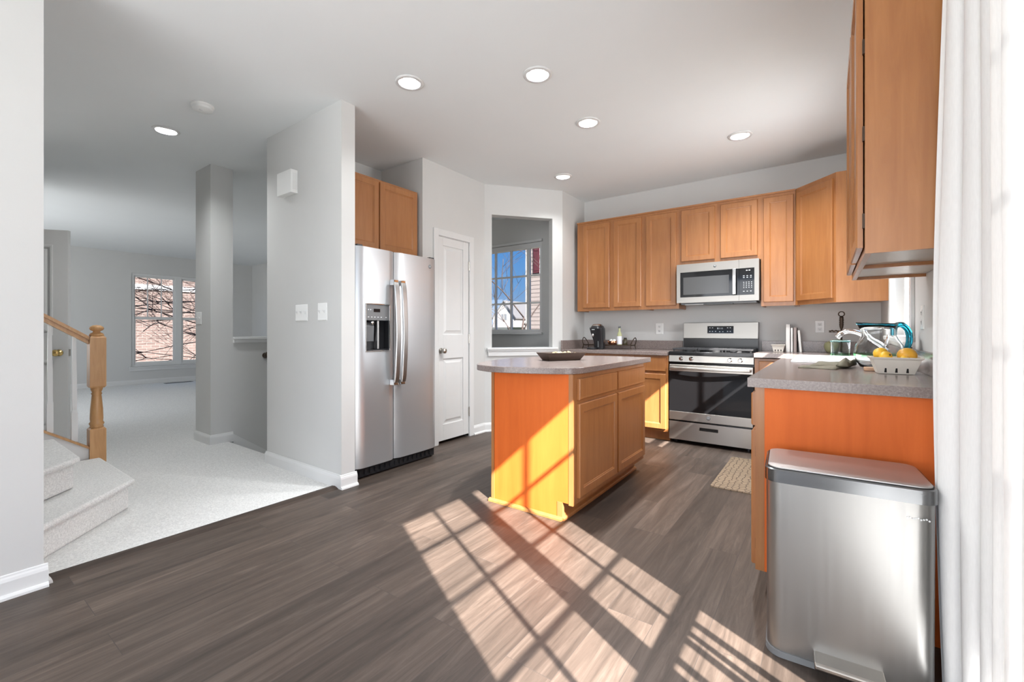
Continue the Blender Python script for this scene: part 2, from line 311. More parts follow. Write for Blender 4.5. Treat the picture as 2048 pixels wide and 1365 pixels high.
# ------------------------------------------------------------------ mesh helpers
class MB:
    def __init__(s): s.bm = bmesh.new(); s.marks = []
    def mark(s, mat):                     # faces added after this call get their own material
        s.bm.faces.ensure_lookup_table(); s.marks.append((len(s.bm.faces), mat)); return s
    def box(s, x0, x1, y0, y1, z0, z1):
        v = [s.bm.verts.new((x, y, z)) for z in (z0, z1) for y in (y0, y1) for x in (x0, x1)]
        for f in ((0, 2, 3, 1), (4, 5, 7, 6), (0, 1, 5, 4), (2, 6, 7, 3), (0, 4, 6, 2), (1, 3, 7, 5)):
            s.bm.faces.new([v[i] for i in f])
        return s
    def prism(s, pts, z0, z1):           # footprint in plan (list of xy), upright
        a = [s.bm.verts.new((p[0], p[1], z0)) for p in pts]; b = [s.bm.verts.new((p[0], p[1], z1)) for p in pts]
        n = len(pts); s.bm.faces.new(a[::-1]); s.bm.faces.new(b)
        for i in range(n): s.bm.faces.new([a[i], a[(i + 1) % n], b[(i + 1) % n], b[i]])
        return s
    def extr(s, pts, off):               # polygon of 3-D points swept by a vector
        off = Vector(off); a = [s.bm.verts.new(Vector(p)) for p in pts]; b = [s.bm.verts.new(Vector(p) + off) for p in pts]
        n = len(pts); s.bm.faces.new(a[::-1]); s.bm.faces.new(b)
        for i in range(n): s.bm.faces.new([a[i], a[(i + 1) % n], b[(i + 1) % n], b[i]])
        return s
    def loops(s, rings, closed=True, cap0=True, cap1=True):
        R = [[s.bm.verts.new(Vector(p)) for p in r] for r in rings]
        for a, b in zip(R, R[1:]):
            n = len(a)
            for i in range(n if closed else n - 1):
                s.bm.faces.new([a[i], a[(i + 1) % n], b[(i + 1) % n], b[i]])
        if cap0: s.bm.faces.new(R[0][::-1])
        if cap1: s.bm.faces.new(R[-1])
        return s
    def lathe(s, prof, loc=(0, 0, 0), axis='Z', n=24, cap0=True, cap1=True, sx=1, sy=1):
        loc = Vector(loc); rings = []
        for r, h in prof:
            ring = []
            for i in range(n):
                a = 2 * PI * i / n; p = (max(r, 1e-4) * math.cos(a) * sx, max(r, 1e-4) * math.sin(a) * sy, h)
                if axis == 'X': p = (p[2], p[0], p[1])
                elif axis == '-X': p = (-p[2], -p[0], p[1])
                elif axis == '-Y': p = (p[0], -p[2], p[1])
                elif axis == 'Y': p = (-p[0], p[2], p[1])
                ring.append(loc + Vector(p))
            rings.append(ring)
        return s.loops(rings, True, cap0, cap1)
    def tube(s, pts, r, n=10, cap=True):
        pts = [Vector(p) for p in pts]; rings = []; up = None
        rr = r if isinstance(r, (list, tuple)) else [r] * len(pts)
        for i, p in enumerate(pts):
            t = (pts[min(i + 1, len(pts) - 1)] - pts[max(i - 1, 0)]).normalized()
            if up is None:
                up = Vector((0, 0, 1)) if abs(t.z) < 0.9 else Vector((1, 0, 0))
            x = t.cross(up).normalized(); y = x.cross(t).normalized(); up = y
            rings.append([p + x * math.cos(2 * PI * k / n) * rr[i] + y * math.sin(2 * PI * k / n) * rr[i] for k in range(n)])
        return s.loops(rings, True, cap, cap)
    def bar(s, pts, w, t, up=(0, 0, 1)):  # rectangular section swept along points
        pts = [Vector(p) for p in pts]; rings = []; up = Vector(up)
        for i, p in enumerate(pts):
            d = (pts[min(i + 1, len(pts) - 1)] - pts[max(i - 1, 0)]).normalized()
            x = d.cross(up).normalized(); y = x.cross(d).normalized()
            rings.append([p + x * w / 2 + y * t / 2, p - x * w / 2 + y * t / 2, p - x * w / 2 - y * t / 2, p + x * w / 2 - y * t / 2])
        return s.loops(rings)
    def face(s, O, U, V, prof, w, h):
        """panel on the plane through O with unit axes U (width), V (height); prof = (inset, outward) rings"""
        O, U, V = Vector(O), Vector(U).normalized(), Vector(V).normalized(); N = U.cross(V)
        rings = []
        for i, d in prof:
            rings.append([O + U * a + V * b + N * d for a, b in ((i, i), (w - i, i), (w - i, h - i), (i, h - i))])
        return s.loops(rings)
    def ball(s, c, r, n=14, m=9, sx=1, sy=1, sz=1):
        prof = [(r * math.sin(PI * k / m), -r * math.cos(PI * k / m) * sz) for k in range(m + 1)]
        return s.lathe(prof, c, 'Z', n, True, True, sx, sy)
    def build(s, name, mat, parent=None, smooth=False, bevel=0.0, local=False, seg=2):
        s.bm.faces.ensure_lookup_table()
        for i, (k, _) in enumerate(s.marks):
            for f in list(s.bm.faces)[k:]: f.material_index = i + 1
        bmesh.ops.recalc_face_normals(s.bm, faces=s.bm.faces)
        if parent is not None and not local:
            off = Vector((0, 0, 0)); p = parent
            while p is not None: off += p.location; p = p.parent
            bmesh.ops.translate(s.bm, verts=s.bm.verts, vec=-off)
        me = bpy.data.meshes.new(name); s.bm.to_mesh(me); s.bm.free()
        me.materials.append(mat if not isinstance(mat, str) else MT[mat])
        for _, q in s.marks: me.materials.append(MT[q])
        if smooth:
            for p in me.polygons: p.use_smooth = True
            if smooth == 'auto':
                me.set_sharp_from_angle(angle=math.radians(40))
        o = bpy.data.objects.new(name, me); COL.objects.link(o)
        if parent is not None: o.parent = parent
        if bevel:
            b = o.modifiers.new('edge', 'BEVEL'); b.width = bevel; b.segments = seg; b.limit_method = 'ANGLE'; b.angle_limit = math.radians(40)
        return o
def thing(name, label, cat, loc=(0, 0, 0), group=None, rotz=0):
    o = bpy.data.objects.new(name, None); COL.objects.link(o); o.location = loc; o.rotation_euler = (0, 0, rotz)
    o.empty_display_size = 0.1
    o['label'] = label; o['category'] = cat
    if group: o['group'] = group
    return o
def tag(o, label, cat, group=None):
    o['label'] = label; o['category'] = cat
    if group: o['group'] = group
    return o
def struct(o, label=None):
    o['kind'] = 'structure'
    if label: o['label'] = label
    return o
def dup(root, loc, label=None, rotz=None):
    r = root.copy(); COL.objects.link(r); r.location = loc
    if rotz is not None: r.rotation_euler = (0, 0, rotz)
    if label: r['label'] = label
    for ch in list(root.children):
        c = ch.copy(); COL.objects.link(c); c.parent = r
        for g in list(ch.children):
            d = g.copy(); COL.objects.link(d); d.parent = c
    return r
def text(name, body, size, loc, rot, mat, parent, extrude=0.0004):
    cu = bpy.data.curves.new(name, 'FONT'); cu.body = body; cu.size = size; cu.extrude = extrude; cu.align_x = 'CENTER'; cu.align_y = 'CENTER'
    cu.materials.append(MT[mat]); o = bpy.data.objects.new(name, cu); COL.objects.link(o)
    bpy.context.view_layer.update()
    me = bpy.data.meshes.new_from_object(o.evaluated_get(bpy.context.evaluated_depsgraph_get())); bpy.data.objects.remove(o)
    me.name = name; o = bpy.data.objects.new(name, me); COL.objects.link(o)
    off = Vector((0, 0, 0)); p = parent
    while p is not None: off += p.location; p = p.parent
    o.parent = parent; o.location = Vector(loc) - off; o.rotation_euler = rot
    return o

CEIL = 2.765; YB = 5.10; XR = 0.39; XL = -2.80; XLIV = -11.8; YLIV = 5.20
DOORP = [(0, 0), (0, .015), (.004, .019), (.050, .019), (.053, .0145), (.058, .0135), (.061, .010), (.066, .010)]
DRAWP = [(0, 0), (0, .014), (.005, .019), (.012, .019), (.016, .0185)]

# ------------------------------------------------------------------ setting: floors, ceiling, walls
fm = MB(); fm.box(-2.845, 0.55, -2.75, 5.25, -0.10, 0.0); fm.box(-3.72, -2.845, 1.93, 5.25, -0.10, 0.0); fm.box(-6.5, -3.72, 3.95, 5.25, -0.10, 0.0)
struct(fm.build('floor', 'plank'))
cf = MB(); cf.box(-12.0, -2.885, -1.2, 1.94, -0.10, 0.004); cf.box(-12.0, -4.99, 1.94, 5.2, -0.10, 0.004)
struct(cf.build('floor_carpet', 'carpet'))
st = MB(); st.extr([(-2.895, -2.7, 0.0), (-2.893, -2.7, 0.010), (-2.86, -2.7, 0.014), (-2.832, -2.7, 0.008), (-2.815, -2.7, 0.0)], (0, 4.53, 0))
struct(st.build('trim_1', 'strip'))
# stairwell going down behind the switch wall
wl = MB(); wl.box(-5.0, -3.80, 1.90, 1.94, -1.6, -0.1); wl.box(-5.0, -3.80, 1.94, 5.0, -1.65, -1.6)
struct(wl.build('floor_stairwell', 'carpet'))
sd = MB()
for i in range(7):
    sd.box(-4.92, -3.88, 1.94 + 0.26 * i, 5.0, -0.19 * (i + 2), -0.19 * (i + 1))
struct(sd.build('floor_basement_steps', 'carpet'))
# ceiling with round cut-outs for the lamps
CANS = [(-2.243, 1.967), (-1.507, 2.383), (-1.530, 3.162), (-0.594, 4.115), (-2.279, 4.109), (-4.399, 1.276)]
CR = 0.072
cb = bmesh.new(); edges = []
def ring(pts):
    v = [cb.verts.new(p) for p in pts]
    for i in range(len(v)): edges.append(cb.edges.new((v[i], v[(i + 1) % len(v)])))
ring([(-12, -2.75, CEIL), (0.55, -2.75, CEIL), (0.55, 5.25, CEIL), (-12, 5.25, CEIL)])
for x, y in CANS: ring([(x + CR * math.cos(2 * PI * k / 32), y + CR * math.sin(2 * PI * k / 32), CEIL) for k in range(32)])
bmesh.ops.triangle_fill(cb, use_beauty=True, use_dissolve=False, edges=edges, normal=(0, 0, -1))
for f in cb.faces:
    if f.normal.z > 0: f.normal_flip()
me = bpy.data.meshes.new('ceiling'); cb.to_mesh(me); cb.free(); me.materials.append(MT['ceil'])
co = bpy.data.objects.new('ceiling', me); COL.objects.link(co); struct(co)
struct(MB().box(-12.1, 0.6, -2.85, 5.3, 3.0, 8.6).build('upper_storey_shade_block', 'extw'))  # unseen upper floors as one block, added to shade the outdoors

def wall(name, *boxes):
    m = MB()
    for b in boxes: m.box(*b)
    return struct(m.build(name, 'wall'))
def wall_hole(name, plane, a0, a1, t0, t1, holes):
    """wall in the X ('x' plane, spanning y) or Y plane with rectangular holes (s0,s1,z0,z1)"""
    m = MB()
    ss = sorted({a0, a1} | {h[0] for h in holes} | {h[1] for h in holes}); zs = sorted({0.0, CEIL} | {h[2] for h in holes} | {h[3] for h in holes})
    for i in range(len(ss) - 1):
        runs = []
        for j in range(len(zs) - 1):
            sm, zm = (ss[i] + ss[i + 1]) / 2, (zs[j] + zs[j + 1]) / 2
            if any(h[0] < sm < h[1] and h[2] < zm < h[3] for h in holes): continue
            if runs and abs(runs[-1][1] - zs[j]) < 1e-6: runs[-1][1] = zs[j + 1]
            else: runs.append([zs[j], zs[j + 1]])
        for z0, z1 in runs:
            if plane == 'x': m.box(t0, t1, ss[i], ss[i + 1], z0, z1)
            else: m.box(ss[i], ss[i + 1], t0, t1, z0, z1)
    return struct(m.build(name, 'wall'))

wall('wall_left', (XL - 0.11, XL, -2.75, 0.372, 0, CEIL))
wall('wall_switch', (-3.88, XL, 1.83, 1.94, 0, CEIL), (-3.88, -3.72, 1.94, 3.95, -1.6, CEIL), (-3.72, -3.17, 3.87, 3.95, 0, CEIL))
wall('wall_pantry_side', (-3.72, -3.11, 2.887, 2.99, 0, CEIL))
wall_hole('wall_pantry', 'x', 2.99, 3.81, -3.22, -3.11, [(3.085, 3.545, 0, 2.065)])
wall('wall_back', (-2.52, 0.55, YB, 5.25, 0, CEIL))
wall('wall_range_side', (-2.63, -2.52, 4.53, YB, 0, CEIL))
DOOR_Y0, DOOR_Y1, DOOR_Z = 0.32, 1.72, 2.34
WIN3 = (3.30, 4.22, 1.09, 2.30)
wall_hole('wall_right', 'x', -2.75, YB, XR, 0.55, [(DOOR_Y0, DOOR_Y1, 0.0, DOOR_Z), WIN3, (-2.5, -1.15, 0.42, 2.3)])
wall_hole('wall_rear', 'y', XL - 0.11, XR, -2.85, -2.75, [(-2.7, 0.25, 0.25, 2.55)])
# diagonal wall with pass-through opening
P0 = Vector((-3.11, 3.81)); P1 = Vector((-2.52, 4.53)); DU = (P1 - P0).normalized(); DN = Vector((-DU.y, DU.x)); DL = (P1 - P0).length
def dpt(s, n): q = P0 + DU * s + DN * n; return (q.x, q.y)
dm = MB(); T = 0.115; S0, S1, ZA, ZB = 0.085, 0.806, 0.922, 2.43
dm.prism([dpt(0, 0), dpt(S0, 0), dpt(S0, T), dpt(-0.05, T)], 0, CEIL)
dm.prism([dpt(S1, 0), dpt(DL, 0), dpt(DL + 0.05, T), dpt(S1, T)], 0, CEIL)
dm.prism([dpt(S0, 0), dpt(S1, 0), dpt(S1, T), dpt(S0, T)], 0, ZA)
dm.prism([dpt(S0, 0), dpt(S1, 0), dpt(S1, T), dpt(S0, T)], ZB, CEIL)
struct(dm.build('wall_pass_through', 'wall'))
# room seen through the opening: outside wall with a window
WIN2 = (-4.33, -3.19, 1.105, 2.357)
wall_hole('wall_dining', 'y', -6.0, -2.52, 5.15, 5.28, [WIN2])
wall('wall_dining_left', (-6.1, -6.0, 2.0, 5.2, 0, CEIL)) if False else None
# living room shell
WIN1 = (2.83, 4.62, 0.37, 2.345)
wall_hole('wall_living_far', 'x', -1.2, YLIV, XLIV - 0.15, XLIV, [WIN1])
wall('wall_living_side', (XLIV, -6.0, YLIV, YLIV + 0.15, 0, CEIL))
wall_hole('wall_living_front', 'y', XLIV, -2.9, -1.2, -1.1, [(-9.8, -7.4, 0.5, 2.3)])
wall('wall_hall', (-7.4, -6.08, 0.20, 0.30, 0, CEIL))
wall('wall_column', (-5.29, -4.92, 1.785, 1.985, 0, CEIL), (-5.03, -4.92, 1.941, 1.985, -1.6, 0))
struct(MB().extr([(-4.92, 1.985, .075), (-4.92, 1.985, -.06), (-4.92, 2.80, -.655), (-4.92, 2.80, -.52)], (.013, 0, 0)).build('trim_4', 'trim'))
wall('wall_half', (-5.03, -4.92, 1.985, 5.15, -1.6, 1.015))
capm = MB(); capm.box(-5.06, -4.885, 1.985, 5.15, 1.035, 1.062); capm.box(-5.045, -4.90, 1.985, 5.15, 1.000, 1.035)
struct(capm.build('trim_2', 'trim', bevel=0.004))

# baseboards
def baseb(name, runs, shoe=True):
    """runs: (x0,y0,x1,y1, nx,ny) along the wall face with outward normal"""
    m = MB()
    for x0, y0, x1, y1, nx, ny in runs:
        n = Vector((nx, ny, 0)); a = Vector((x0, y0, 0)); d = Vector((x1 - x0, y1 - y0, 0))
        pr = [(0, 0), (.013, 0), (.013, .070), (.010, .082), (.006, .088), (.005, .095), (0, .098)]
        m.extr([a + n * p + Vector((0, 0, q)) for p, q in pr], d)
        if shoe:
            ps = [(.013, 0), (.029, 0), (.028, .010), (.022, .016), (.013, .019)]
            m.extr([a + n * p + Vector((0, 0, q)) for p, q in ps], d)
    return struct(m.build(name, 'trim'))
baseb('baseboard_left', [(XL, -2.7, XL, 0.385, 1, 0), (XL, 0.372, XL - 0.123, 0.372, 0, 1)])
baseb('baseboard_switch', [(-3.895, 1.83, XL, 1.83, 0, -1)], False)
baseb('baseboard_switch_end', [(XL, 1.817, XL, 1.953, 1, 0)])
baseb('baseboard_pantry', [(-3.11, 3.616, -3.11, 3.81, 1, 0)])
baseb('baseboard_pass', [(P0.x, P0.y, P1.x, P1.y, DU.y, -DU.x)])
baseb('baseboard_living', [(XLIV, -1.1, XLIV, YLIV, 1, 0), (XLIV, YLIV, -6, YLIV, 0, -1)], False)
baseb('baseboard_column', [(-5.30, 1.785, -4.92, 1.785, 0, -1), (-4.92, 1.772, -4.92, 1.985, 1, 0)], False)
baseb('baseboard_right', [(XR, 1.73, XR, 2.12, -1, 0)])
# pass-through sill and apron
ps = MB()
ps.prism([dpt(S0 - 0.06, -0.045), dpt(S1 + 0.055, -0.045), dpt(S1 + 0.055, 0.0), dpt(S0 - 0.06, 0.0)], 0.912, 0.934)
ps.prism([dpt(S0, -0.01), dpt(S1, -0.01), dpt(S1, T + 0.03), dpt(S0, T + 0.03)], 0.912, 0.934)
ps.prism([dpt(S0 - 0.045, -0.022), dpt(S1 + 0.040, -0.022), dpt(S1 + 0.04, 0.0), dpt(S0 - 0.045, 0.0)], 0.84, 0.912)
ps.prism([dpt(S0 - 0.052, -0.034), dpt(S1 + 0.047, -0.034), dpt(S1 + 0.047, 0.0), dpt(S0 - 0.052, 0.0)], 0.894, 0.912)
struct(ps.build('trim_3', 'trim', bevel=0.004))

# ------------------------------------------------------------------ windows and doors of the setting
def wthing(name): 
    o = bpy.data.objects.new(name, None); COL.objects.link(o); o['kind'] = 'structure'; return o
# window_1: living room, two double-hung units
w1 = wthing('window_1'); w1.location = (XLIV, 3.7, 0.37)
y0, y1, z0, z1 = WIN1
f = MB()
for a, b in ((y0, y0 + .045), (3.60, 3.715), (y1 - .045, y1)): f.box(XLIV - .10, XLIV - .02, a, b, z0, z1)
f.box(XLIV - .098, XLIV - .022, y0 + .001, y1 - .001, z1 - .05, z1 - .001); f.box(XLIV - .098, XLIV - .022, y0 + .001, y1 - .001, z0 + .001, z0 + .045)
f.build('window_frame', 'trim', w1)
for a, b in ((y0 + .045, 3.60), (3.715, y1 - .045)):
    s = MB()
    zm = 1.40
    s.box(XLIV - .085, XLIV - .045, a, b, zm - .03, zm + .03)
    for (p, q, r, t) in ((a, a + .03, zm + .03, z1 - .08), (b - .03, b, zm + .03, z1 - .08), (a, b, z1 - .08, z1 - .05)): s.box(XLIV - .085, XLIV - .055, p, q, r, t)
    for (p, q, r, t) in ((a, a + .035, z0 + .10, zm - .03), (b - .035, b, z0 + .10, zm - .03), (a, b, z0 + .045, z0 + .10)): s.box(XLIV - .07, XLIV - .04, p, q, r, t)
    for k in (1, 2):
        yy = a + (b - a) * k / 3; s.box(XLIV - .078, XLIV - .062, yy - .009, yy + .009, zm, z1 - .08)
    s.build('window_sash', 'trim', w1)
    g = MB(); g.box(XLIV - .071, XLIV - .069, a + .02, b - .02, z0 + .06, z1 - .06); g.build('window_pane', 'panedim', w1)
f = MB(); f.box(XLIV - .02, XLIV + .045, y0 - .05, y1 + .05, z0 - .022, z0); f.box(XLIV, XLIV + .018, y0 - .03, y1 + .03, z0 - .085, z0 - .022)
f.build('window_sill', 'trim', w1)
# window_2: dining, fixed grid
w2 = wthing('window_2'); w2.location = (-3.76, 5.15, 1.1)
x0, x1, z0, z1 = WIN2
f = MB()
f.box(x0, x0 + .04, 5.16, 5.24, z0, z1); f.box(x1 - .035, x1, 5.16, 5.24, z0, z1); f.box(x0 + .001, x1 - .001, 5.162, 5.238, z1 - .07, z1 - .001); f.box(x0 + .001, x1 - .001, 5.162, 5.238, z0 + .001, z0 + .04)
f.build('window_frame', 'trim', w2)
s = MB()
for xx in (-4.02, -3.735, -3.445): s.box(xx - .014, xx + .014, 5.185, 5.215, z0, z1)
s.box(-3.445, -3.41, 5.18, 5.22, z0, z1)
for zz in (1.52, 1.905): s.box(x0, x1, 5.187, 5.213, zz - .012, zz + .012)
s.build('window_grid', 'trim', w2)
g = MB(); g.box(x0 + .02, x1 - .02, 5.199, 5.201, z0 + .02, z1 - .03); g.build('window_pane', 'panedim', w2)
f = MB(); f.box(x0 - .02, x1 + .02, 5.12, 5.16, z1, z1 + .035); f.box(x0 - .02, x1 + .02, 5.11, 5.16, z0 - .03, z0); f.build('window_casing', 'trim', w2, bevel=.004)
# window_3: above the sink
w3 = wthing('window_3'); w3.location = (XR, 3.76, 1.09)
y0, y1, z0, z1 = WIN3
f = MB()
for a, b in ((y0, y0 + .05), (y1 - .05, y1)): f.box(.45, .53, a, b, z0, z1)
f.box(.452, .528, y0 + .001, y1 - .001, z1 - .05, z1 - .001); f.box(.452, .528, y0 + .001, y1 - .001, z0 + .001, z0 + .05); f.box(.46, .52, y0, y1, 1.67, 1.72)
f.build('window_frame', 'trim', w3)
s = MB(); s.box(.482, .498, 3.75, 3.77, z0, z1)
s.build('window_grid', 'trim', w3)
g = MB(); g.box(.489, .491, y0 + .03, y1 - .03, z0 + .03, z1 - .03); g.build('window_pane', 'pane', w3)
f = MB()
f.box(XR - .018, XR, y0 - .065, y0, z0 - .03, z1 + .065); f.box(XR - .018, XR, y1, y1 + .065, z0 - .03, z1 + .065); f.box(XR - .018, XR, y0, y1, z1, z1 + .065)
f.box(XR - .04, XR, y0 - .08, y1 + .08, z0 - .03, z0); f.box(XR - .002, .47, y0, y1, z0 - .01, z0 + .004)
f.build('window_casing', 'trim', w3, bevel=.003)
# door_3: patio door with grids in the right wall
d3 = wthing('door_3'); d3.location = (XR, 1.0, 0)
ZT = 2.267
f = MB()
for a, b in ((DOOR_Y0, .401), (.935, 1.012), (1.60, DOOR_Y1)): f.box(.42, .53, a, b, 0, DOOR_Z)
f.box(.422, .528, DOOR_Y0 + .001, DOOR_Y1 - .001, ZT, DOOR_Z - .001); f.box(.422, .528, DOOR_Y0 + .001, DOOR_Y1 - .001, 0.001, .12)
f.build('door_frame', 'trim', d3)
s = MB()
for yy in (.668, 1.247): s.box(.47, .488, yy - .010, yy + .010, .12, ZT)
for zz in (1.931, 1.556, 1.187, .82, .45): s.box(.47, .488, .39, 1.61, zz - .010, zz + .010)
s.build('door_grid', 'trim', d3)
g = MB(); g.box(.478, .480, .39, 1.61, .10, ZT); g.build('door_pane', 'pane', d3)
# railing across the outside of the patio door
ra = thing('balcony_railing', 'white railing with slim balusters outside the glazed patio door', 'railing', (0.62, 1.0, 0.05))
MB().box(.603, .647, -.4, 2.1, .955, 1.0).build('top_rail', 'trim', ra)
MB().box(.60, .65, -.2, 2.1, .06, .12).build('bottom_rail', 'trim', ra)
for k in range(20):
    yb = -.14 + .115 * k; MB().box(.612, .638, yb - .012, yb + .012, .12, .955).build('baluster', 'trim', ra)
MB().box(.56, .70, -.3, 2.2, -0.10, .06).build('ledge', 'trim', ra)
# unseen windows added as openings for the fill lamps
for nm, args in (('added_window_4', (-2.7, 0.25, 0.25, 2.55, 'y')), ('added_window_5', (-2.5, -1.15, 0.42, 2.3, 'x')), ('added_window_6', (-9.8, -7.4, .5, 2.3, 'l'))):
    a, b, z0, z1, k = args; w = wthing(nm); m = MB()
    for s0, s1, q0, q1 in ((a, a + .05, z0, z1), (b - .05, b, z0, z1), (a, b, z0, z0 + .05), (a, b, z1 - .05, z1), ((a + b) / 2 - .03, (a + b) / 2 + .03, z0, z1)):
        if k == 'y': m.box(s0, s1, -2.83, -2.77, q0, q1)
        elif k == 'l': m.box(s0, s1, -1.18, -1.12, q0, q1)
        else: m.box(.42, .48, s0, s1, q0, q1)
    m.build('window_frame', 'trim', w)
struct(MB().box(.56, 3.2, -4.2, -1.08, 2.42, 2.6).build('added_sun_block', 'extw'))  # unseen roof added to keep the sun off the nook opening

# door_1: pantry door with casing
d1 = wthing('door_1'); d1.location = (-3.11, 3.3, 0)
f = MB()
for a, b in ((3.022, 3.085), (3.545, 3.612)): f.box(-3.11, -3.092, a, b, 0, 2.13)
f.box(-3.11, -3.092, 3.085, 3.545, 2.065, 2.13)
f.box(-3.20, -3.11, 3.075, 3.085, 0, 2.065); f.box(-3.20, -3.11, 3.545, 3.553, 0, 2.065); f.box(-3.20, -3.11, 3.085, 3.545, 2.06, 2.066)
f.build('door_casing', 'trim', d1, bevel=.004)
dl = MB(); dl.box(-3.150, -3.120, 3.089, 3.541, .03, 2.058)
slab = dl.build('door_slab', 'trim', d1)
# raised panels: frame rails stand proud of the slab
pm = MB()
X0 = -3.120
for a, b, c, d in ((3.089, 3.160, .03, 2.058), (3.458, 3.541, .03, 2.058), (3.160, 3.458, 1.975, 2.058), (3.160, 3.458, .845, 1.085), (3.160, 3.458, .03, .19)): pm.box(X0, X0 + .012, a, b, c, d)
for c, d in ((.19, .845), (1.085, 1.975)):
    pm.face((X0, 3.160, c), (0, 1, 0), (0, 0, 1), [(.012, 0), (.028, .003), (.045, .009), (.05, .009)], .298, d - c)
pm.build('door_panel', 'trim', d1, bevel=.003)
k = MB(); k.lathe([(.028, 0), (.028, .006), (.012, .010), (.012, .030), (.022, .036), (.028, .048), (.026, .062), (.014, .070), (.001, .071)], (X0 + .012, 3.125, .926), 'X', 20)
k.build('door_knob', 'nickel', d1, True)
for z in (.265, 1.039, 1.814):
    h = MB(); h.box(X0, X0 + .016, 3.536, 3.550, z - .045, z + .045); h.lathe([(.006, 0), (.006, .1)], (X0 + .018, 3.543, z - .05), 'Z', 10)
    h.build('door_hinge', 'nickel', d1)
# door_2: white door standing open beyond the stairs
d2 = wthing('door_2'); ex = Vector((-5.60, .897, 0)); ud = Vector((-.62, -.785, 0)).normalized(); d2.location = (-5.60, .897, 0)
nd = Vector((ud.y, -ud.x, 0)); nd = nd if nd.x > 0 else -nd
m = MB(); wdt = .76
m.loops([[ex + ud * a + nd * b + Vector((0, 0, z)) for a, b in ((0, 0), (wdt, 0), (wdt, -.035), (0, -.035))] for z in (.012, 2.035)])
m.build('door_slab', 'trim', d2, bevel=.002)
m = MB()
for c, d in ((.25, .86), (1.08, 1.90)):
    for a, b in ((.11, .36), (.42, .66)):
        m.face(ex + ud * (b if nd.cross(ud).z > 0 else b) + Vector((0, 0, c)), -ud, (0, 0, 1), [(0, 0), (.004, .004), (.016, .004), (.024, .0), (.04, .0), (.055, .006), (.06, .006)], b - a, d - c)
m.build('door_panel', 'trim', d2)
kp = ex + ud * .065 + Vector((0, 0, .925))
m = MB(); m.tube([kp, kp + nd * .006, kp + nd * .008, kp + nd * .03, kp + nd * .036, kp + nd * .05, kp + nd * .062, kp + nd * .070], [.030, .030, .012, .012, .024, .031, .026, .006], 18)
m.build('door_knob', 'brass', d2, True)
m = MB(); e0 = ex - ud * .001 + nd * (-.0175)
m.loops([[e0 + nd * a + Vector((0, 0, z)) - ud * b for a, b in ((-.012, 0), (.012, 0), (.012, .002), (-.012, .002))] for z in (.895, .955)])
m.build('door_latch', 'nickel', d2)

# ------------------------------------------------------------------ cabinets
def cdoor(parent, O, U, w, h, mat='maple', prof=DOORP, name='door'):
    return MB().face(O, U, (0, 0, 1), prof, w, h).build(name, mat, parent)
YF = 4.815
def wall_cab(x0, x1, z0, z1, doors, zd0, zd1, label):
    t = thing('wall_cabinet', label, 'cabinet', ((x0 + x1) / 2, YF, z0), 'upper cabinets on the range wall')
    m = MB(); m.box(x0, x1, YF, YB - .002, z0 + .018, z1)
    m.box(x0, x1, YF, YF + .02, z0, z0 + .018); m.box(x0, x0 + .016, YF + .02, YB - .002, z0, z0 + .018); m.box(x1 - .016, x1, YF + .02, YB - .002, z0, z0 + .018)
    m.box(x0, x1, YF - .014, YF, z1 - .012, z1 + .004)
    m.build('carcass', 'maple', t)
    for a, b in doors: cdoor(t, (a, YF, zd0), (1, 0, 0), b - a, zd1 - zd0)
    return t
wall_cab(-2.470, -1.650, 1.36, 2.428, [(-2.389, -2.053), (-2.001, -1.679)], 1.396, 2.388, 'tall two-door maple upper cabinet nearest the pass-through opening')
wall_cab(-1.650, -1.276, 1.36, 2.428, [(-1.623, -1.302)], 1.396, 2.388, 'tall single-door maple upper cabinet between the two-door one and the microwave')
wall_cab(-1.276, -0.515, 1.812, 2.428, [(-1.249, -0.922), (-0.869, -0.543)], 1.850, 2.388, 'short two-door maple upper cabinet above the microwave')
wall_cab(-0.515, -0.237, 1.36, 2.428, [(-0.493, -0.252)], 1.396, 2.388, 'narrow single-door maple upper cabinet between microwave and diagonal corner unit')
# diagonal corner unit
t = thing('corner_cabinet', 'diagonal maple corner upper cabinet with one wide door above the books', 'cabinet', (0.05, 4.9, 1.36))
A = Vector((-0.235, YF, 0)); B = Vector((0.06, 4.50, 0))
m = MB(); m.prism([(-0.235, YB - .002), (-0.235, YF), (0.06, 4.50), (XR - .001, 4.50), (XR - .001, YB - .002)], 1.378, 2.432)
m.prism([(-0.235, YB - .002), (-0.235, YF), (-0.215, YF), (-0.215, YB - .002)], 1.36, 1.378); m.prism([(-0.235, YF), (0.06, 4.50), (.075, 4.515), (-0.22, 4.83)], 1.36, 1.378)
m.prism([(0.06, 4.50), (XR - .001, 4.50), (XR - .001, 4.516), (0.06, 4.516)], 1.36, 1.378)
m.build('carcass', 'maple', t)
du = (B - A).normalized(); Ld = (B - A).length
cdoor(t, A + du * .025 + Vector((0, 0, 1.396)), du, Ld - .05, .992)
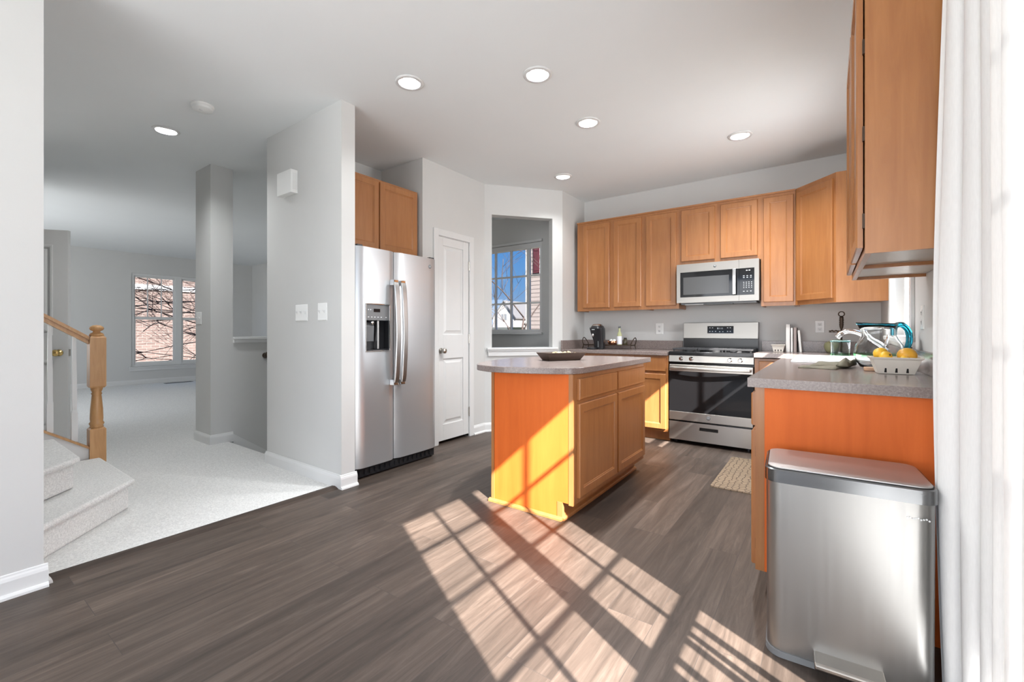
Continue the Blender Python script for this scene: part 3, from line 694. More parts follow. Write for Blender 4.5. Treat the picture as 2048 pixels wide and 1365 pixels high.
# right-hand upper cabinets (end panel faces the camera)
def right_upper(y0, y1, label):
    xf = 0.105
    t = thing('wall_cabinet', label, 'cabinet', (xf + .14, (y0 + y1) / 2, 1.385), 'upper cabinets on the window wall')
    m = MB(); z0, z1 = 1.385, 2.45
    m.box(xf, xf + .018, y0, y1, z0, z1); m.box(xf + .018, XR - .002, y0, y0 + .014, z0, z1); m.box(xf + .018, XR - .002, y1 - .014, y1, z0, z1)
    m.box(xf + .018, XR - .002, y0 + .014, y1 - .014, z1 - .016, z1); m.box(XR - .01, XR - .002, y0 + .014, y1 - .014, z0 + .02, z1 - .016)
    m.build('carcass', 'maple', t)
    MB().box(xf + .018, XR - .004, y0 + .014, y1 - .014, z0 + .014, z0 + .026).build('bottom_panel', 'under', t)
    MB().face((xf - .004, y1 - .025, z0 + .024), (0, -1, 0), (0, 0, 1), DOORP, y1 - y0 - .05, 1.0).build('door', 'maple', t)
    for z in (1.50, 1.80, 2.10, 2.34):
        MB().box(xf - .006, xf + .004, y0 + .012, y0 + .026, z - .025, z + .025).build('hinge', 'bronze', t)
    return t
right_upper(1.92, 2.395, 'maple upper cabinet beside the sheer curtain with its plain side towards the viewer')
right_upper(2.397, 2.90, 'maple upper cabinet nearest the sink window, behind the one by the curtain')

def base_cab(name, label, x0, x1, fronts, group=None, y0=4.53):
    t = thing(name, label, 'cabinet', ((x0 + x1) / 2, y0, 0), group)
    m = MB(); m.box(x0, x1, y0, YB - .002, .10, .873); m.box(x0, x1, y0 + .07, YB - .002, 0.001, .10); m.build('carcass', 'maple', t)
    for kind, a, b, c, d in fronts:
        if kind == 'd': cdoor(t, (a, y0, c), (1, 0, 0), b - a, d - c)
        else: cdoor(t, (a, y0, c), (1, 0, 0), b - a, d - c, 'maple', DRAWP, 'drawer')
    return t
base_cab('base_cabinet', 'maple base cabinet in the corner under the coffee tray, mostly behind the island', -2.515, -1.665, [('d', -2.46, -2.10, .126, .685), ('d', -2.06, -1.70, .126, .685), ('w', -2.46, -2.10, .711, .851), ('w', -2.06, -1.70, .711, .851)])
base_cab('base_cabinet', 'maple base cabinet with sun patch on its door, touching the range beside the island', -1.663, -1.305, [('d', -1.625, -1.325, .126, .685), ('w', -1.625, -1.325, .711, .851)])
base_cab('base_cabinet', 'narrow maple base cabinet with sunlit drawer between the range and the sink run', -0.535, -0.255, [('d', -0.50, -0.29, .126, .685), ('w', -0.50, -0.29, .711, .851)])
# right run, fronts face -X
def right_base(y0, y1, fronts, label, end=False, top=.883):
    xf = -0.25
    t = thing('base_cabinet', label, 'cabinet', (.07, (y0 + y1) / 2, 0))
    m = MB(); yy = y0 + (.02 if end else 0)
    m.box(xf, XR - .002, yy, y1, .10, top); m.box(xf, xf + .03, yy, y1, top, .883); m.box(xf + .075, XR - .002, yy, y1, 0.001, .10); m.build('carcass', 'maple', t)
    if end:
        m = MB(); m.extr([(xf + .034, y0, .10), (xf + .075, y0, .10), (xf + .075, y0, 0.001), (XR - .032, y0, 0.001), (XR - .032, y0, .883), (xf + .034, y0, .883)], (0, .02, 0))
        o = m.build('end_panel', 'veneer', t); o['label'] = 'orange veneer end panel'
        MB().box(xf, xf + .034, y0 - .001, y0 + .02, .10, .883).build('stile', 'maple', t)
        MB().box(XR - .032, XR - .002, y0 - .001, y0 + .02, .001, .883).build('stile', 'veneer', t)
    for kind, a, b, c, d in fronts:
        p = DOORP if kind == 'd' else DRAWP
        cdoor(t, (xf, b, c), (0, -1, 0), b - a, d - c, 'maple', p, 'door' if kind == 'd' else 'drawer')
        if kind == 'd':
            for z in (c + .09, d - .09): MB().box(xf - .003, xf + .004, a - .004, a + .006, z - .022, z + .022).build('hinge', 'bronze', t)
    return t
right_base(2.14, 2.72, [('d', 2.165, 2.70, .112, .690), ('w', 2.165, 2.70, .712, .855)], 'maple base cabinet with orange end panel behind the steel trash can', True)
right_base(2.722, 3.32, [('d', 2.75, 3.30, .112, .690), ('w', 2.75, 3.30, .712, .855)], 'maple base cabinet under the fruit and jug, next to the end cabinet')
right_base(3.322, 4.25, [('d', 3.35, 3.77, .112, .690), ('d', 3.79, 4.22, .112, .690), ('w', 3.35, 4.22, .712, .855)], 'maple base cabinet below the white sink', False, .74)
# cabinet over the refrigerator, doors face +X
t = thing('wall_cabinet', 'two-door maple cabinet fixed above the steel refrigerator', 'cabinet', (-3.40, 2.4, 1.80))
XC = -3.155
MB().box(-3.718, XC, 1.975, 2.862, 1.80, 2.432).build('carcass', 'maple', t)
for a, b in ((1.995, 2.412), (2.424, 2.845)): cdoor(t, (XC, a, 1.822), (0, 1, 0), b - a, .59)

# ------------------------------------------------------------------ island
t = thing('kitchen_island', 'freestanding maple island cabinet with orange end panel lit by the sun', 'island', (-1.5, 2.9, 0))
ix0, ix1, iy0, iy1, iz = -1.80, -1.20, 2.284, 3.49, .868
m = MB(); m.box(ix0 + .006, ix1, iy0 + .02, iy1, .10, iz); m.box(ix0 + .006, ix1 - .075, iy0 + .02, iy1, 0.001, .10); m.build('carcass', 'maple', t)
m = MB(); m.extr([(ix0 + .022, iy0, .001), (ix1 - .105, iy0, .001), (ix1 - .105, iy0, .108), (ix1 - .028, iy0, .108), (ix1 - .028, iy0, iz), (ix0 + .022, iy0, iz)], (0, .019, 0))
o = m.build('end_panel', 'veneer', t); o['label'] = 'orange veneer end panel'
MB().box(ix0, ix0 + .022, iy0 - .006, iy0 + .02, .001, iz).build('edge_trim', 'maple', t)
MB().box(ix1 - .028, ix1, iy0 - .002, iy0 + .02, .10, iz).build('corner_stile', 'maple', t)
MB().box(ix1 - .105, ix1 - .070, iy0 - .002, iy0 + .02, .001, .108).build('toe_kick_end', 'maple', t)
m = MB()
pr = [(0, .001), (.019, .001), (.018, .012), (.012, .019), (0, .022)]
m.extr([(ix0 - .015, iy0 - .003 - p, q) for p, q in pr], (ix1 - .052 - ix0, 0, 0))
m.extr([(ix1 - .075 + p, iy0 - .005, q) for p, q in pr], (0, iy1 - iy0, 0))
m.build('shoe_moulding', 'maple', t)
for a, b in ((2.334, 2.905), (2.927, 3.472)):
    cdoor(t, (ix1, a, .134), (0, 1, 0), b - a, .556)
    cdoor(t, (ix1, a, .713), (0, 1, 0), b - a, .126, 'maple', DRAWP, 'drawer')
# ------------------------------------------------------------------ counters
def catmull(P, n=6, closed=False):
    out = []; N = len(P)
    for i in range(N if closed else N - 1):
        p0, p1, p2, p3 = [Vector(P[(i + k) % N] if closed else P[min(max(i + k, 0), N - 1)]) for k in (-1, 0, 1, 2)]
        for j in range(n):
            u = j / n
            out.append(0.5 * ((2 * p1) + (p2 - p0) * u + (2 * p0 - 5 * p1 + 4 * p2 - p3) * u * u + (3 * p1 - p0 - 3 * p2 + p3) * u ** 3))
    if not closed: out.append(Vector(P[-1]))
    return out
pts = [(-1.172, 2.36), (-1.195, 2.29), (-1.245, 2.243), (-1.33, 2.20), (-1.45, 2.15), (-1.60, 2.115), (-1.72, 2.122), (-1.86, 2.20), (-1.97, 2.42), (-2.035, 2.78), (-1.99, 3.10), (-1.82, 3.42), (-1.60, 3.56), (-1.40, 3.575)]
cpts = [(-1.168, 3.575)] + [(-1.168, 2.45)] + [(p.x, p.y) for p in catmull(pts)]
o = MB().prism(cpts[::-1], .869, .907).build('island_countertop', 'counter', bevel=.004)
o.location = (0, 0, 0)
tag(o, 'mottled grey-mauve laminate worktop with curved overhang on the island', 'countertop')
t = thing('countertop', 'short mottled laminate worktop under the coffee machine and tray', 'countertop', (-1.9, 4.8, .874))
MB().box(-2.518, -1.305, 4.487, YB - .002, .874, .912).build('worktop', 'counter', t, bevel=.004)
m = MB(); m.box(-2.518, -1.305, YB - .022, YB - .002, .912, 1.014); m.box(-2.518, -2.498, 4.487, YB - .022, .912, 1.014); m.build('backsplash', 'counter', t, bevel=.002)
t = thing('countertop', 'L-shaped mottled laminate worktop holding the sink, jug and fruit', 'countertop', (0, 4.0, .884))
ZC = .922
m = MB()
SX0, SX1, SY0, SY1 = -.165, .235, 3.36, 4.14
for a in ((-.537, XR - .002, 4.487, YB - .002), (-.275, XR - .002, SY1, 4.487), (-.275, XR - .002, 2.10, SY0), (-.275, SX0, SY0, SY1), (SX1, XR - .002, SY0, SY1)): m.box(*a, ZC - .038, ZC)
bmesh.ops.remove_doubles(m.bm, verts=m.bm.verts, dist=1e-4)
m.build('worktop', 'counter', t)
m = MB(); m.box(-.537, XR - .002, YB - .022, YB - .002, ZC, ZC + .102); m.box(XR - .022, XR - .002, 2.10, YB - .022, ZC, ZC + .102); m.build('backsplash', 'counter', t, bevel=.002)
# sink
t = thing('kitchen_sink', 'white drop-in sink in the worktop under the window', 'sink', (.035, 3.75, ZC))
def rr(x0, x1, y0, y1, r, z, n=5):
    out = []
    for cx, cy_, a0 in ((x1 - r, y1 - r, 0), (x0 + r, y1 - r, 90), (x0 + r, y0 + r, 180), (x1 - r, y0 + r, 270)):
        for k in range(n + 1):
            a = math.radians(a0 + 90 * k / n); out.append((cx + r * math.cos(a), cy_ + r * math.sin(a), z))
    return out
m = MB(); e = .028
m.loops([rr(SX0 - e, SX1 + e, SY0 - e, SY1 + e, .05, ZC + .001), rr(SX0 - e + .004, SX1 + e - .004, SY0 - e + .004, SY1 + e - .004, .05, ZC + .012), rr(SX0 + .012, SX1 - .012, SY0 + .012, SY1 - .012, .05, ZC + .012),
         rr(SX0 + .018, SX1 - .018, SY0 + .018, SY1 - .018, .05, ZC + .004), rr(SX0 + .03, SX1 - .03, SY0 + .03, SY1 - .03, .05, ZC - .16)], cap0=False)
m.build('basin', 'sink', t, 'auto')
m = MB(); m.lathe([(.04, 0), (.04, .004), (.02, .004), (.018, .001)], (.035, 3.75, ZC - .16), 'Z', 20); m.build('drain', 'chrome', t, True)
# faucet
t = thing('faucet', 'chrome arched kitchen faucet at the back of the sink behind the jug', 'faucet', (.30, 3.62, ZC))
m = MB(); m.lathe([(.032, .001), (.032, .012), (.024, .02), (.022, .06), (.020, .09)], (.305, 3.62, ZC), 'Z', 20); m.build('base', 'chrome', t, True)
sp = catmull([(.305, 3.62, ZC + .06), (.285, 3.62, 1.025), (.235, 3.62, 1.062), (.178, 3.62, 1.104), (.122, 3.62, 1.121), (.082, 3.62, 1.108), (.052, 3.62, 1.078)], 5)
m = MB(); m.tube(sp, [.019 - .006 * i / (len(sp) - 1) + (.004 if i > len(sp) - 6 else 0) for i in range(len(sp))], 14); m.build('spout', 'chrome', t, True)
m = MB(); m.tube([(.305, 3.62, ZC + .09), (.305, 3.62, ZC + .115), (.32, 3.66, ZC + .15), (.33, 3.70, ZC + .175)], [.018, .016, .009, .007], 12); m.build('lever', 'chrome', t, True)

# ------------------------------------------------------------------ refrigerator
t = thing('refrigerator', 'tall side-by-side stainless steel refrigerator with ice and water dispenser', 'refrigerator', (-3.25, 2.39, 0))
FX = -2.84
MB().box(-3.70, FX - .075, 1.985, 2.808, .05, 1.745).build('case', 'fgrey', t, bevel=.006)
def fdoor(y0, y1, name, hole=None):
    """door with a slightly bowed front; grid so that the dispenser recess is a true opening"""
    m = MB(); z0, z1 = .085, 1.763; r = .018
    ys = [y0 + (y1 - y0) * k / 10 for k in range(11)]; zs = [z0, z1]
    if hole:
        ys = sorted(set([y for y in ys if not (hole[0] - .01 < y < hole[1] + .01)] + [hole[0], hole[1]])); zs = [z0, hole[2], hole[3], z1]
    def fx(y):
        u = (y - (y0 + y1) / 2) / ((y1 - y0) / 2); return FX - .010 + .010 * (1 - u * u) - (.016 * max(0, abs(u) - .93) / .07)
    G = {}
    V = lambda y, z: G.setdefault((y, z), m.bm.verts.new((fx(y), y, z)))
    for a, b in zip(ys, ys[1:]):
        for c, d in zip(zs, zs[1:]):
            if hole and hole[0] <= (a + b) / 2 <= hole[1] and hole[2] <= (c + d) / 2 <= hole[3]: continue
            m.bm.faces.new([V(a, c), V(b, c), V(b, d), V(a, d)])
    # sides, top, bottom, back
    bx = FX - .07
    for y in (y0, y1):
        for c, d in zip(zs, zs[1:]): m.bm.faces.new([V(y, c), V(y, d), m.bm.verts.new((bx, y, d)), m.bm.verts.new((bx, y, c))])
    for z in (z0, z1):
        for a, b in zip(ys, ys[1:]): m.bm.faces.new([V(a, z), V(b, z), m.bm.verts.new((bx, b, z)), m.bm.verts.new((bx, a, z))])
    o = m.build(name, 'fsteel', t, 'auto')
    return o
HOLE = (2.066, 2.282, .970, 1.326)
fd = fdoor(1.988, 2.341, 'freezer_door', HOLE)
rd = fdoor(2.347, 2.808, 'fridge_door')
# dispenser
hy0, hy1, hz0, hz1 = HOLE
m = MB(); m.box(FX - .068, FX - .062, hy0, hy1, hz0, hz1); m.box(FX - .068, FX - .006, hy0 - .003, hy0 + .003, hz0, hz1); m.box(FX - .068, FX - .006, hy1 - .003, hy1 + .003, hz0, hz1); m.box(FX - .068, FX - .004, hy0, hy1, hz0 - .003, hz0 + .01)
m.build('dispenser_recess', 'black', t)
cp = MB().box(FX - .066, FX - .003, hy0, hy1, 1.205, hz1).mark('legend')
m = MB(); w_ = .009
for a, b, c, d in ((hy0 - w_, hy0, hz0 - w_, hz1 + w_), (hy1, hy1 + w_, hz0 - w_, hz1 + w_), (hy0, hy1, hz1, hz1 + w_), (hy0, hy1, hz0 - w_, hz0)): m.box(FX - .008, FX + .005, a, b, c, d)
m.build('dispenser_frame', 'chrome', t, bevel=.003)
m = MB(); m.loops([[(FX - .055, 2.09, 1.19), (FX - .055, 2.16, 1.19), (FX - .030, 2.16, 1.16), (FX - .030, 2.09, 1.16)], [(FX - .060, 2.10, 1.04), (FX - .060, 2.17, 1.04), (FX - .046, 2.17, 1.04), (FX - .046, 2.10, 1.04)]]); m.build('paddle', 'greyplas', t, bevel=.003)
m = MB(); m.box(FX - .062, FX - .010, 2.176, 2.192, .98, 1.205); m.build('divider', 'steelv', t, bevel=.004)
m = MB(); m.lathe([(.016, 0), (.016, .03), (.010, .036)], (FX - .03, 2.14, 1.17), 'Z', 14); m.build('spout', 'chrome', t, True)
MB().box(FX - .004, FX - .0015, 2.135, 2.195, 1.268, 1.294).build('display', 'glossblack', t)
for y in (2.088, 2.108): cp.box(FX - .004, FX - .0022, y - .004, y + .004, 1.282, 1.290)
for y in (2.088, 2.118, 2.146, 2.176, 2.206, 2.252): cp.box(FX - .004, FX - .0022, y - .006, y + .006, 1.226, 1.232)
cp.build('control_panel', 'panelgrey', t)
# long bowed handles
for y, nm in ((2.310, 'handle'), (2.382, 'handle')):
    pp = catmull([(FX + .045, y, .71), (FX + .062, y, .80), (FX + .076, y, 1.10), (FX + .062, y, 1.42), (FX + .045, y, 1.512)], 6)
    m = MB(); m.bar(pp, .046, .018, (1, 0, 0)); m.build(nm, 'steelv', t, 'auto', bevel=.005)
    for z in (.712, 1.51): MB().box(FX - .004, FX + .052, y - .0225, y + .0225, z - .022, z + .022).build('handle_mount', 'chrome', t, bevel=.005)
m = MB(); m.lathe([(.017, 0), (.017, .003), (.014, .004)], (FX - .0045, 2.725, 1.688), 'X', 24); bd = m.build('badge', 'greyplas', t, True)
text('badge_monogram', 'GE', .020, (FX + .0005, 2.725, 1.688), (PI / 2, 0, PI / 2), 'legend', t)
m = MB(); m.box(-3.6, FX - .03, 1.995, 2.80, .012, .075)
for k in range(16): m.box(FX - .03, FX - .022, 2.02 + .048 * k, 2.045 + .048 * k, .03, .066)
m.build('grille', 'black', t)
for y in (2.02, 2.775): MB().lathe([(.022, -.012), (.024, 0), (.022, .012)], (FX - .05, y, .0245), 'X', 14).build('roller', 'black', t, True)
for y in (2.0, 2.745): MB().box(FX - .10, FX - .02, y, y + .05, 1.764, 1.778).build('hinge_cover', 'fgrey', t, bevel=.004)

# ------------------------------------------------------------------ range
t = thing('gas_range', 'freestanding stainless gas range with black oven window below the microwave', 'range', (-.92, 4.8, 0))
rx0, rx1 = -1.297, -.543; RY = 4.525
MB().box(rx0, rx1, RY + .045, 5.085, .035, .878).build('body', 'enamel', t)
for x in (rx0 + .05, rx1 - .05):
    for y in (4.62, 5.02): MB().lathe([(.018, 0.0005), (.018, .036)], (x, y, 0), 'Z', 10).build('foot', 'black', t)
MB().box(rx0 - .002, rx1 + .002, RY + .005, 5.085, .879, .918).build('cooktop', 'enamel', t, bevel=.006)
MB().loops([[(rx0, RY + .004, .817), (rx1, RY + .004, .817), (rx1, RY + .05, .817), (rx0, RY + .05, .817)], [(rx0, RY + .014, .879), (rx1, RY + .014, .879), (rx1, RY + .05, .879), (rx0, RY + .05, .879)]]).build('control_panel', 'steelx', t)
for x in (-1.180, -1.085, -.738, -.650):
    m = MB(); m.lathe([(.021, 0), (.021, .006), (.017, .012), (.015, .032), (.012, .035)], (x, RY + .009, .848), '-Y', 20); m.box(x - .004, x + .004, RY - .028, RY + .0, .835, .862)
    m.build('knob', 'chrome', t, 'auto')
m = MB()
m.box(rx0 + .003, rx1 - .003, RY, RY + .045, .721, .789); m.box(rx0 + .003, rx1 - .003, RY, RY + .045, .237, .323); m.box(rx0 + .003, rx1 - .003, RY + .030, RY + .045, .323, .721); bmesh.ops.remove_doubles(m.bm, verts=m.bm.verts, dist=1e-5); dr = m.build('oven_door', 'steelx', t, bevel=.004)
MB().box(rx0 + .003, rx1 - .003, RY + .002, RY + .0295, .3235, .7205).build('oven_window', 'glossblack', t)
pp = [(rx0 + .02 + (rx1 - rx0 - .04) * k / 16, RY - .036 - .022 * math.sin(PI * k / 16), .757) for k in range(17)]
m = MB(); m.bar(pp, .020, .026); m.build('handle', 'steelx', t, 'auto', bevel=.006)
for x in (rx0 + .03, rx1 - .03): MB().box(x - .014, x + .014, RY - .04, RY + .002, .745, .77).build('handle_mount', 'steelx', t, bevel=.003)
m = MB()
for a in ((rx0 + .003, -1.008, RY + .003, RY + .045, .042, .222), (-.840, rx1 - .003, RY + .003, RY + .045, .042, .222), (-1.008, -.840, RY + .003, RY + .045, .042, .153), (-1.008, -.840, RY + .003, RY + .045, .184, .222)): m.box(*a)
m.build('drawer', 'steelx', t)
m = MB(); m.box(-1.008, -.840, RY + .022, RY + .04, .153, .184); m.build('drawer_pull', 'dark', t)
m = MB(); m.lathe([(.019, 0), (.019, .003), (.015, .004)], (-.925, RY, .282), '-Y', 24); m.build('badge', 'greyplas', t, True)
text('badge_monogram', 'GE', .022, (-.925, RY - .0055, .282), (PI / 2, 0, 0), 'legend', t)
m = MB(); m.box(rx0 + .022, rx1 - .016, 4.995, 5.085, .918, 1.043); m.build('backguard_base', 'enamel', t)
m = MB(); m.loops([[(rx0 + .022, 4.982, 1.043), (rx1 - .016, 4.982, 1.043), (rx1 - .016, 5.088, 1.043), (rx0 + .022, 5.088, 1.043)], [(rx0 + .022, 4.998, 1.212), (rx1 - .016, 4.998, 1.212), (rx1 - .016, 5.088, 1.212), (rx0 + .022, 5.088, 1.212)]]); m.build('backguard', 'steelm', t, bevel=.004)
m = MB(); m.loops([[(-1.03, 4.984, 1.098), (-.78, 4.984, 1.098), (-.78, 5.0, 1.098), (-1.03, 5.0, 1.098)], [(-1.03, 4.9905, 1.174), (-.78, 4.9905, 1.174), (-.78, 5.0, 1.174), (-1.03, 5.0, 1.174)]]); m.mark('legend')
def leg(x, z, w, hh): 
    y = 4.984 + (z - 1.098) / .076 * .0065 - .0008; m.box(x - w / 2, x + w / 2, y, y + .003, z - hh / 2, z + hh / 2)
for x, z in ((-1.005, 1.155), (-.98, 1.155), (-1.005, 1.118), (-.98, 1.118), (-.95, 1.118), (-.91, 1.115), (-.88, 1.115), (-.835, 1.155), (-.81, 1.155), (-.835, 1.118), (-.81, 1.118)): leg(x, z, .012, .006)
m.mark('display')
for i, x in enumerate((-.930, -.916, -.898, -.884)): leg(x, 1.150, .0035 if i else .008, .016)
m.build('clock_panel', 'glossblack', t)
# burners and grates
bp_ = [(-1.13, 4.66), (-1.13, 4.90), (-.71, 4.66), (-.71, 4.90), (-.92, 4.78)]
for x, y in bp_:
    m = MB(); m.lathe([(.05, .0005), (.05, .010), (.034, .012), (.034, .020), (.028, .023)], (x, y, .918), 'Z', 20); m.build('burner', 'iron', t, 'auto')
for gx0, gx1 in ((-1.275, -1.045), (-1.035, -.805), (-.795, -.565)):
    m = MB(); zt = .948
    for y in (4.585, 4.955): m.box(gx0, gx1, y - .006, y + .006, zt - .014, zt)
    for x in (gx0 + .006, gx1 - .006): m.box(x - .006, x + .006, 4.585, 4.955, zt - .014, zt)
    m.box((gx0 + gx1) / 2 - .005, (gx0 + gx1) / 2 + .005, 4.585, 4.955, zt - .012, zt + .002)
    for y in (4.66, 4.78, 4.88): m.box(gx0, gx1, y - .005, y + .005, zt - .012, zt + .002)
    for x in (gx0 + .01, gx1 - .01):
        for y in (4.59, 4.95): m.box(x - .006, x + .006, y - .006, y + .006, .9185, zt - .01)
    m.build('grate', 'iron', t, bevel=.002)

# ------------------------------------------------------------------ microwave
t = thing('microwave', 'stainless over-the-range microwave with black window and keypad', 'microwave', (-.9, 4.9, 1.405))
mx0, mx1, MY, mz0, mz1 = -1.272, -.521, 4.715, 1.412, 1.808
MB().box(mx0 + .002, mx1 - .002, MY + .03, YB - .003, mz0 + .006, mz1).build('case', 'fgrey', t)
m = MB(); sx_ = -.690
for a in ((mx0, sx_ - .001, MY, MY + .03, 1.725, mz1), (mx0, sx_ - .001, MY, MY + .03, mz0, 1.468), (mx0, mx0 + .036, MY, MY + .03, 1.468, 1.725)): m.box(*a)
m.build('door', 'steelm', t)
m = MB()
for a in ((sx_ + .001, mx1, MY, MY + .03, 1.725, mz1), (sx_ + .001, mx1, MY, MY + .03, mz0, 1.468), (mx1 - .038, mx1, MY, MY + .03, 1.468, 1.725)): m.box(*a)
m.build('control_frame', 'steelm', t)
MB().box(mx0 + .036, sx_ - .001, MY + .003, MY + .03, 1.468, 1.725).build('door_glass', 'glossblack', t)
MB().box(mx0 + .066, -.778, MY + .001, MY + .006, 1.494, 1.672).build('door_window', 'mwglass', t)
m = MB().box(sx_ + .001, mx1 - .038, MY + .003, MY + .03, 1.468, 1.725).mark('legend')
for i in range(4):
    for j in range(4): m.box(-.653 + .022 * i, -.645 + .022 * i, MY + .0018, MY + .004, 1.535 + .017 * j, 1.541 + .017 * j)
for i in range(3):
    for z in (1.500, 1.632, 1.648): m.box(-.656 + .030 * i, -.642 + .030 * i, MY + .0018, MY + .004, z, z + .006)
for i in range(2): m.box(-.630 + .022 * i, -.616 + .022 * i, MY + .0018, MY + .004, 1.698, 1.707)
m.build('keypad_panel', 'glossblack', t)
m = MB(); m.bar([(-.727, MY - .034, 1.474), (-.727, MY - .040, 1.55), (-.727, MY - .040, 1.65), (-.727, MY - .034, 1.722)], .030, .014, (0, 1, 0)); m.box(-.737, -.717, MY - .034, MY + .004, 1.482, 1.505); m.box(-.737, -.717, MY - .034, MY + .004, 1.692, 1.715); m.build('handle', 'steelv', t, bevel=.004)
m = MB(); m.lathe([(.013, 0), (.013, .002)], (-.905, MY, 1.766), '-Y', 20); m.build('badge', 'greyplas', t, True)
text('badge_monogram', 'GE', .015, (-.905, MY - .003, 1.766), (PI / 2, 0, 0), 'legend', t)
m = MB(); m.box(mx0 + .03, mx1 - .03, MY + .06, 5.02, 1.396, 1.418); m.build('underside', 'greyplas', t)
MB().box(mx0 + .07, mx0 + .25, MY + .05, MY + .15, 1.392, 1.397).build('lamp_cover', 'whitep', t)
MB().box(-1.02, -.75, MY + .04, MY + .12, 1.390, 1.40).build('vent', 'black', t)

# ------------------------------------------------------------------ trash can
TR = math.atan2(.028, .448)
t = thing('trash_can', 'tall rectangular stainless steel pedal trash can beside the curtain', 'trash can', (.039, 1.92, 0), None, TR)
hw, hd = .226, .152
m = MB(); m.loops([rr(-hw + .006, hw - .006, -hd + .006, hd - .006, .05, .022, 7), rr(-hw + .004, hw - .004, -hd + .004, hd - .004, .05, .60, 7)]); m.build('body', 'tsteel', t, 'auto', local=True)
m = MB(); m.loops([rr(-hw + .002, hw - .002, -hd + .002, hd - .002, .05, .001, 7), rr(-hw + .002, hw - .002, -hd + .002, hd - .002, .05, .0225, 7)]); m.build('base', 'greyplas', t, 'auto', local=True)
MTr = metal('lid_rim_steel', (0.20, 0.205, 0.21), 0.26, (3, 3, 160), .04)
m = MB(); m.loops([rr(-hw, hw, -hd, hd, .045, .6005, 7), rr(-hw, hw, -hd, hd, .045, .642, 7), rr(-hw + .004, hw - .004, -hd + .004, hd - .004, .042, .646, 7)]); m.build('lid_rim', MTr, t, 'auto', local=True)
m = MB(); m.loops([rr(-hw + .007, hw - .007, -hd + .007, hd - .007, .04, .646, 7), rr(-hw + .007, hw - .007, -hd + .007, hd - .007, .04, .648, 7)]); m.build('lid_gap', 'dark', t, 'auto', local=True)
m = MB(); m.loops([rr(-hw + .010, hw - .010, -hd + .010, hd - .010, .038, .647, 7), rr(-hw + .010, hw - .010, -hd + .010, hd - .010, .038, .651, 7), rr(-hw + .016, hw - .016, -hd + .016, hd - .016, .034, .653, 7)]); m.build('lid', metal('lid_steel', (0.52, 0.51, 0.50), 0.48, (3, 200, 3), .05), t, 'auto', local=True)
m = MB(); m.loops([[(-.085, -hd + .02, .030), (.095, -hd + .02, .030), (.095, -hd + .02, .062), (-.085, -hd + .02, .062)], [(-.085, -hd - .05, .034), (.095, -hd - .05, .034), (.095, -hd - .05, .058), (-.085, -hd - .05, .058)], [(-.083, -hd - .058, .040), (.093, -hd - .058, .040), (.093, -hd - .058, .053), (-.083, -hd - .058, .053)]]); m.build('pedal', 'steelx', t, bevel=.003, local=True)
m = MB()
for k in range(9):
    x = .150 + .0062 * k; m.lathe([(.0026, 0), (.0026, .0012)], (x, -hd + .0042, .556 + .002 * math.sin(k * 2.1)), '-Y', 8)
m.build('maker_mark', 'legend', t, local=True)

# ------------------------------------------------------------------ kitchen mat
o = MB().prism([(p[0], p[1]) for p in rr(-.685, -.262, 3.40, 4.30, .02, 0)], .0005, .009).build('kitchen_mat', 'rug')
tag(o, 'tan patterned kitchen mat on the wood floor before the sink cabinets', 'mat')

# ------------------------------------------------------------------ island bowl
ang = math.atan2(.294, .158)
t = thing('dough_bowl', 'dark wooden trough bowl of dried pods on the island', 'bowl', (-1.592, 2.845, .907), None, ang)
def rect(hx, hy, z): return [(-hx, -hy, z), (hx, -hy, z), (hx, hy, z), (-hx, hy, z)]
m = MB(); m.loops([rect(.130, .055, .0005), rect(.168, .085, .058), rect(.160, .077, .058), rect(.124, .048, .012)]); m.build('trough', 'dough', t, bevel=.003, local=True)
m = MB(); rnd = random.Random(3)
for k in range(46):
    m.ball((rnd.uniform(-.125, .125), rnd.uniform(-.05, .05), rnd.uniform(.028, .054)), rnd.uniform(.010, .016), 8, 5)
o = m.build('dried_pods', 'potp', None, True); o.parent = t; o['kind'] = 'stuff'

# ------------------------------------------------------------------ coffee corner
t = thing('coffee_machine', 'small black capsule coffee machine in the corner before the tray', 'coffee machine', (-2.175, 4.70, .912))
m = MB()
def rb(x0, x1, y0, y1, r, z): return rr(x0, x1, y0, y1, r, z, 4)
m.loops([rb(-2.205, -2.095, 4.70, 4.80, .03, .913), rb(-2.210, -2.09, 4.69, 4.80, .035, 1.0), rb(-2.235, -2.088, 4.66, 4.80, .04, 1.10), rb(-2.245, -2.088, 4.645, 4.80, .045, 1.15), rb(-2.225, -2.105, 4.66, 4.79, .04, 1.18), rb(-2.205, -2.125, 4.68, 4.77, .03, 1.19)])
m.build('body', 'black', t, 'auto')
m = MB(); m.lathe([(.055, .0005), (.058, .012), (.055, .020)], (-2.205, 4.655, .912), 'Z', 20); m.build('drip_tray', 'black', t, True)
m = MB(); m.loops([rb(-2.228, -2.108, 4.665, 4.785, .04, 1.182), rb(-2.215, -2.12, 4.68, 4.775, .03, 1.198), rb(-2.20, -2.135, 4.69, 4.765, .02, 1.203)]); m.build('top_highlight', 'steel', t, 'auto')  # pale steel cap stands in for the highlight on the machine's top
m = MB(); m.lathe([(.012, 0), (.012, .03)], (-2.185, 4.645, 1.06), 'Z', 12); m.build('spout', 'chrome', t, True)
m = MB(); m.tube([(-2.249, 4.70, 1.152), (-2.088 + .008, 4.70, 1.152)], .012, 10); m.build('lever', 'black', t, True)
MB().box(-2.146, -2.138, 4.688, 4.694, .935, 1.03).build('light_strip', 'greyplas', t)
MB().box(-2.20, -2.165, 4.6425, 4.6455, 1.135, 1.142).build('maker_mark', 'legend', t)
t = thing('serving_tray', 'black footed metal tray with loop handles beside the coffee machine', 'tray', (-2.10, 4.91, .912))
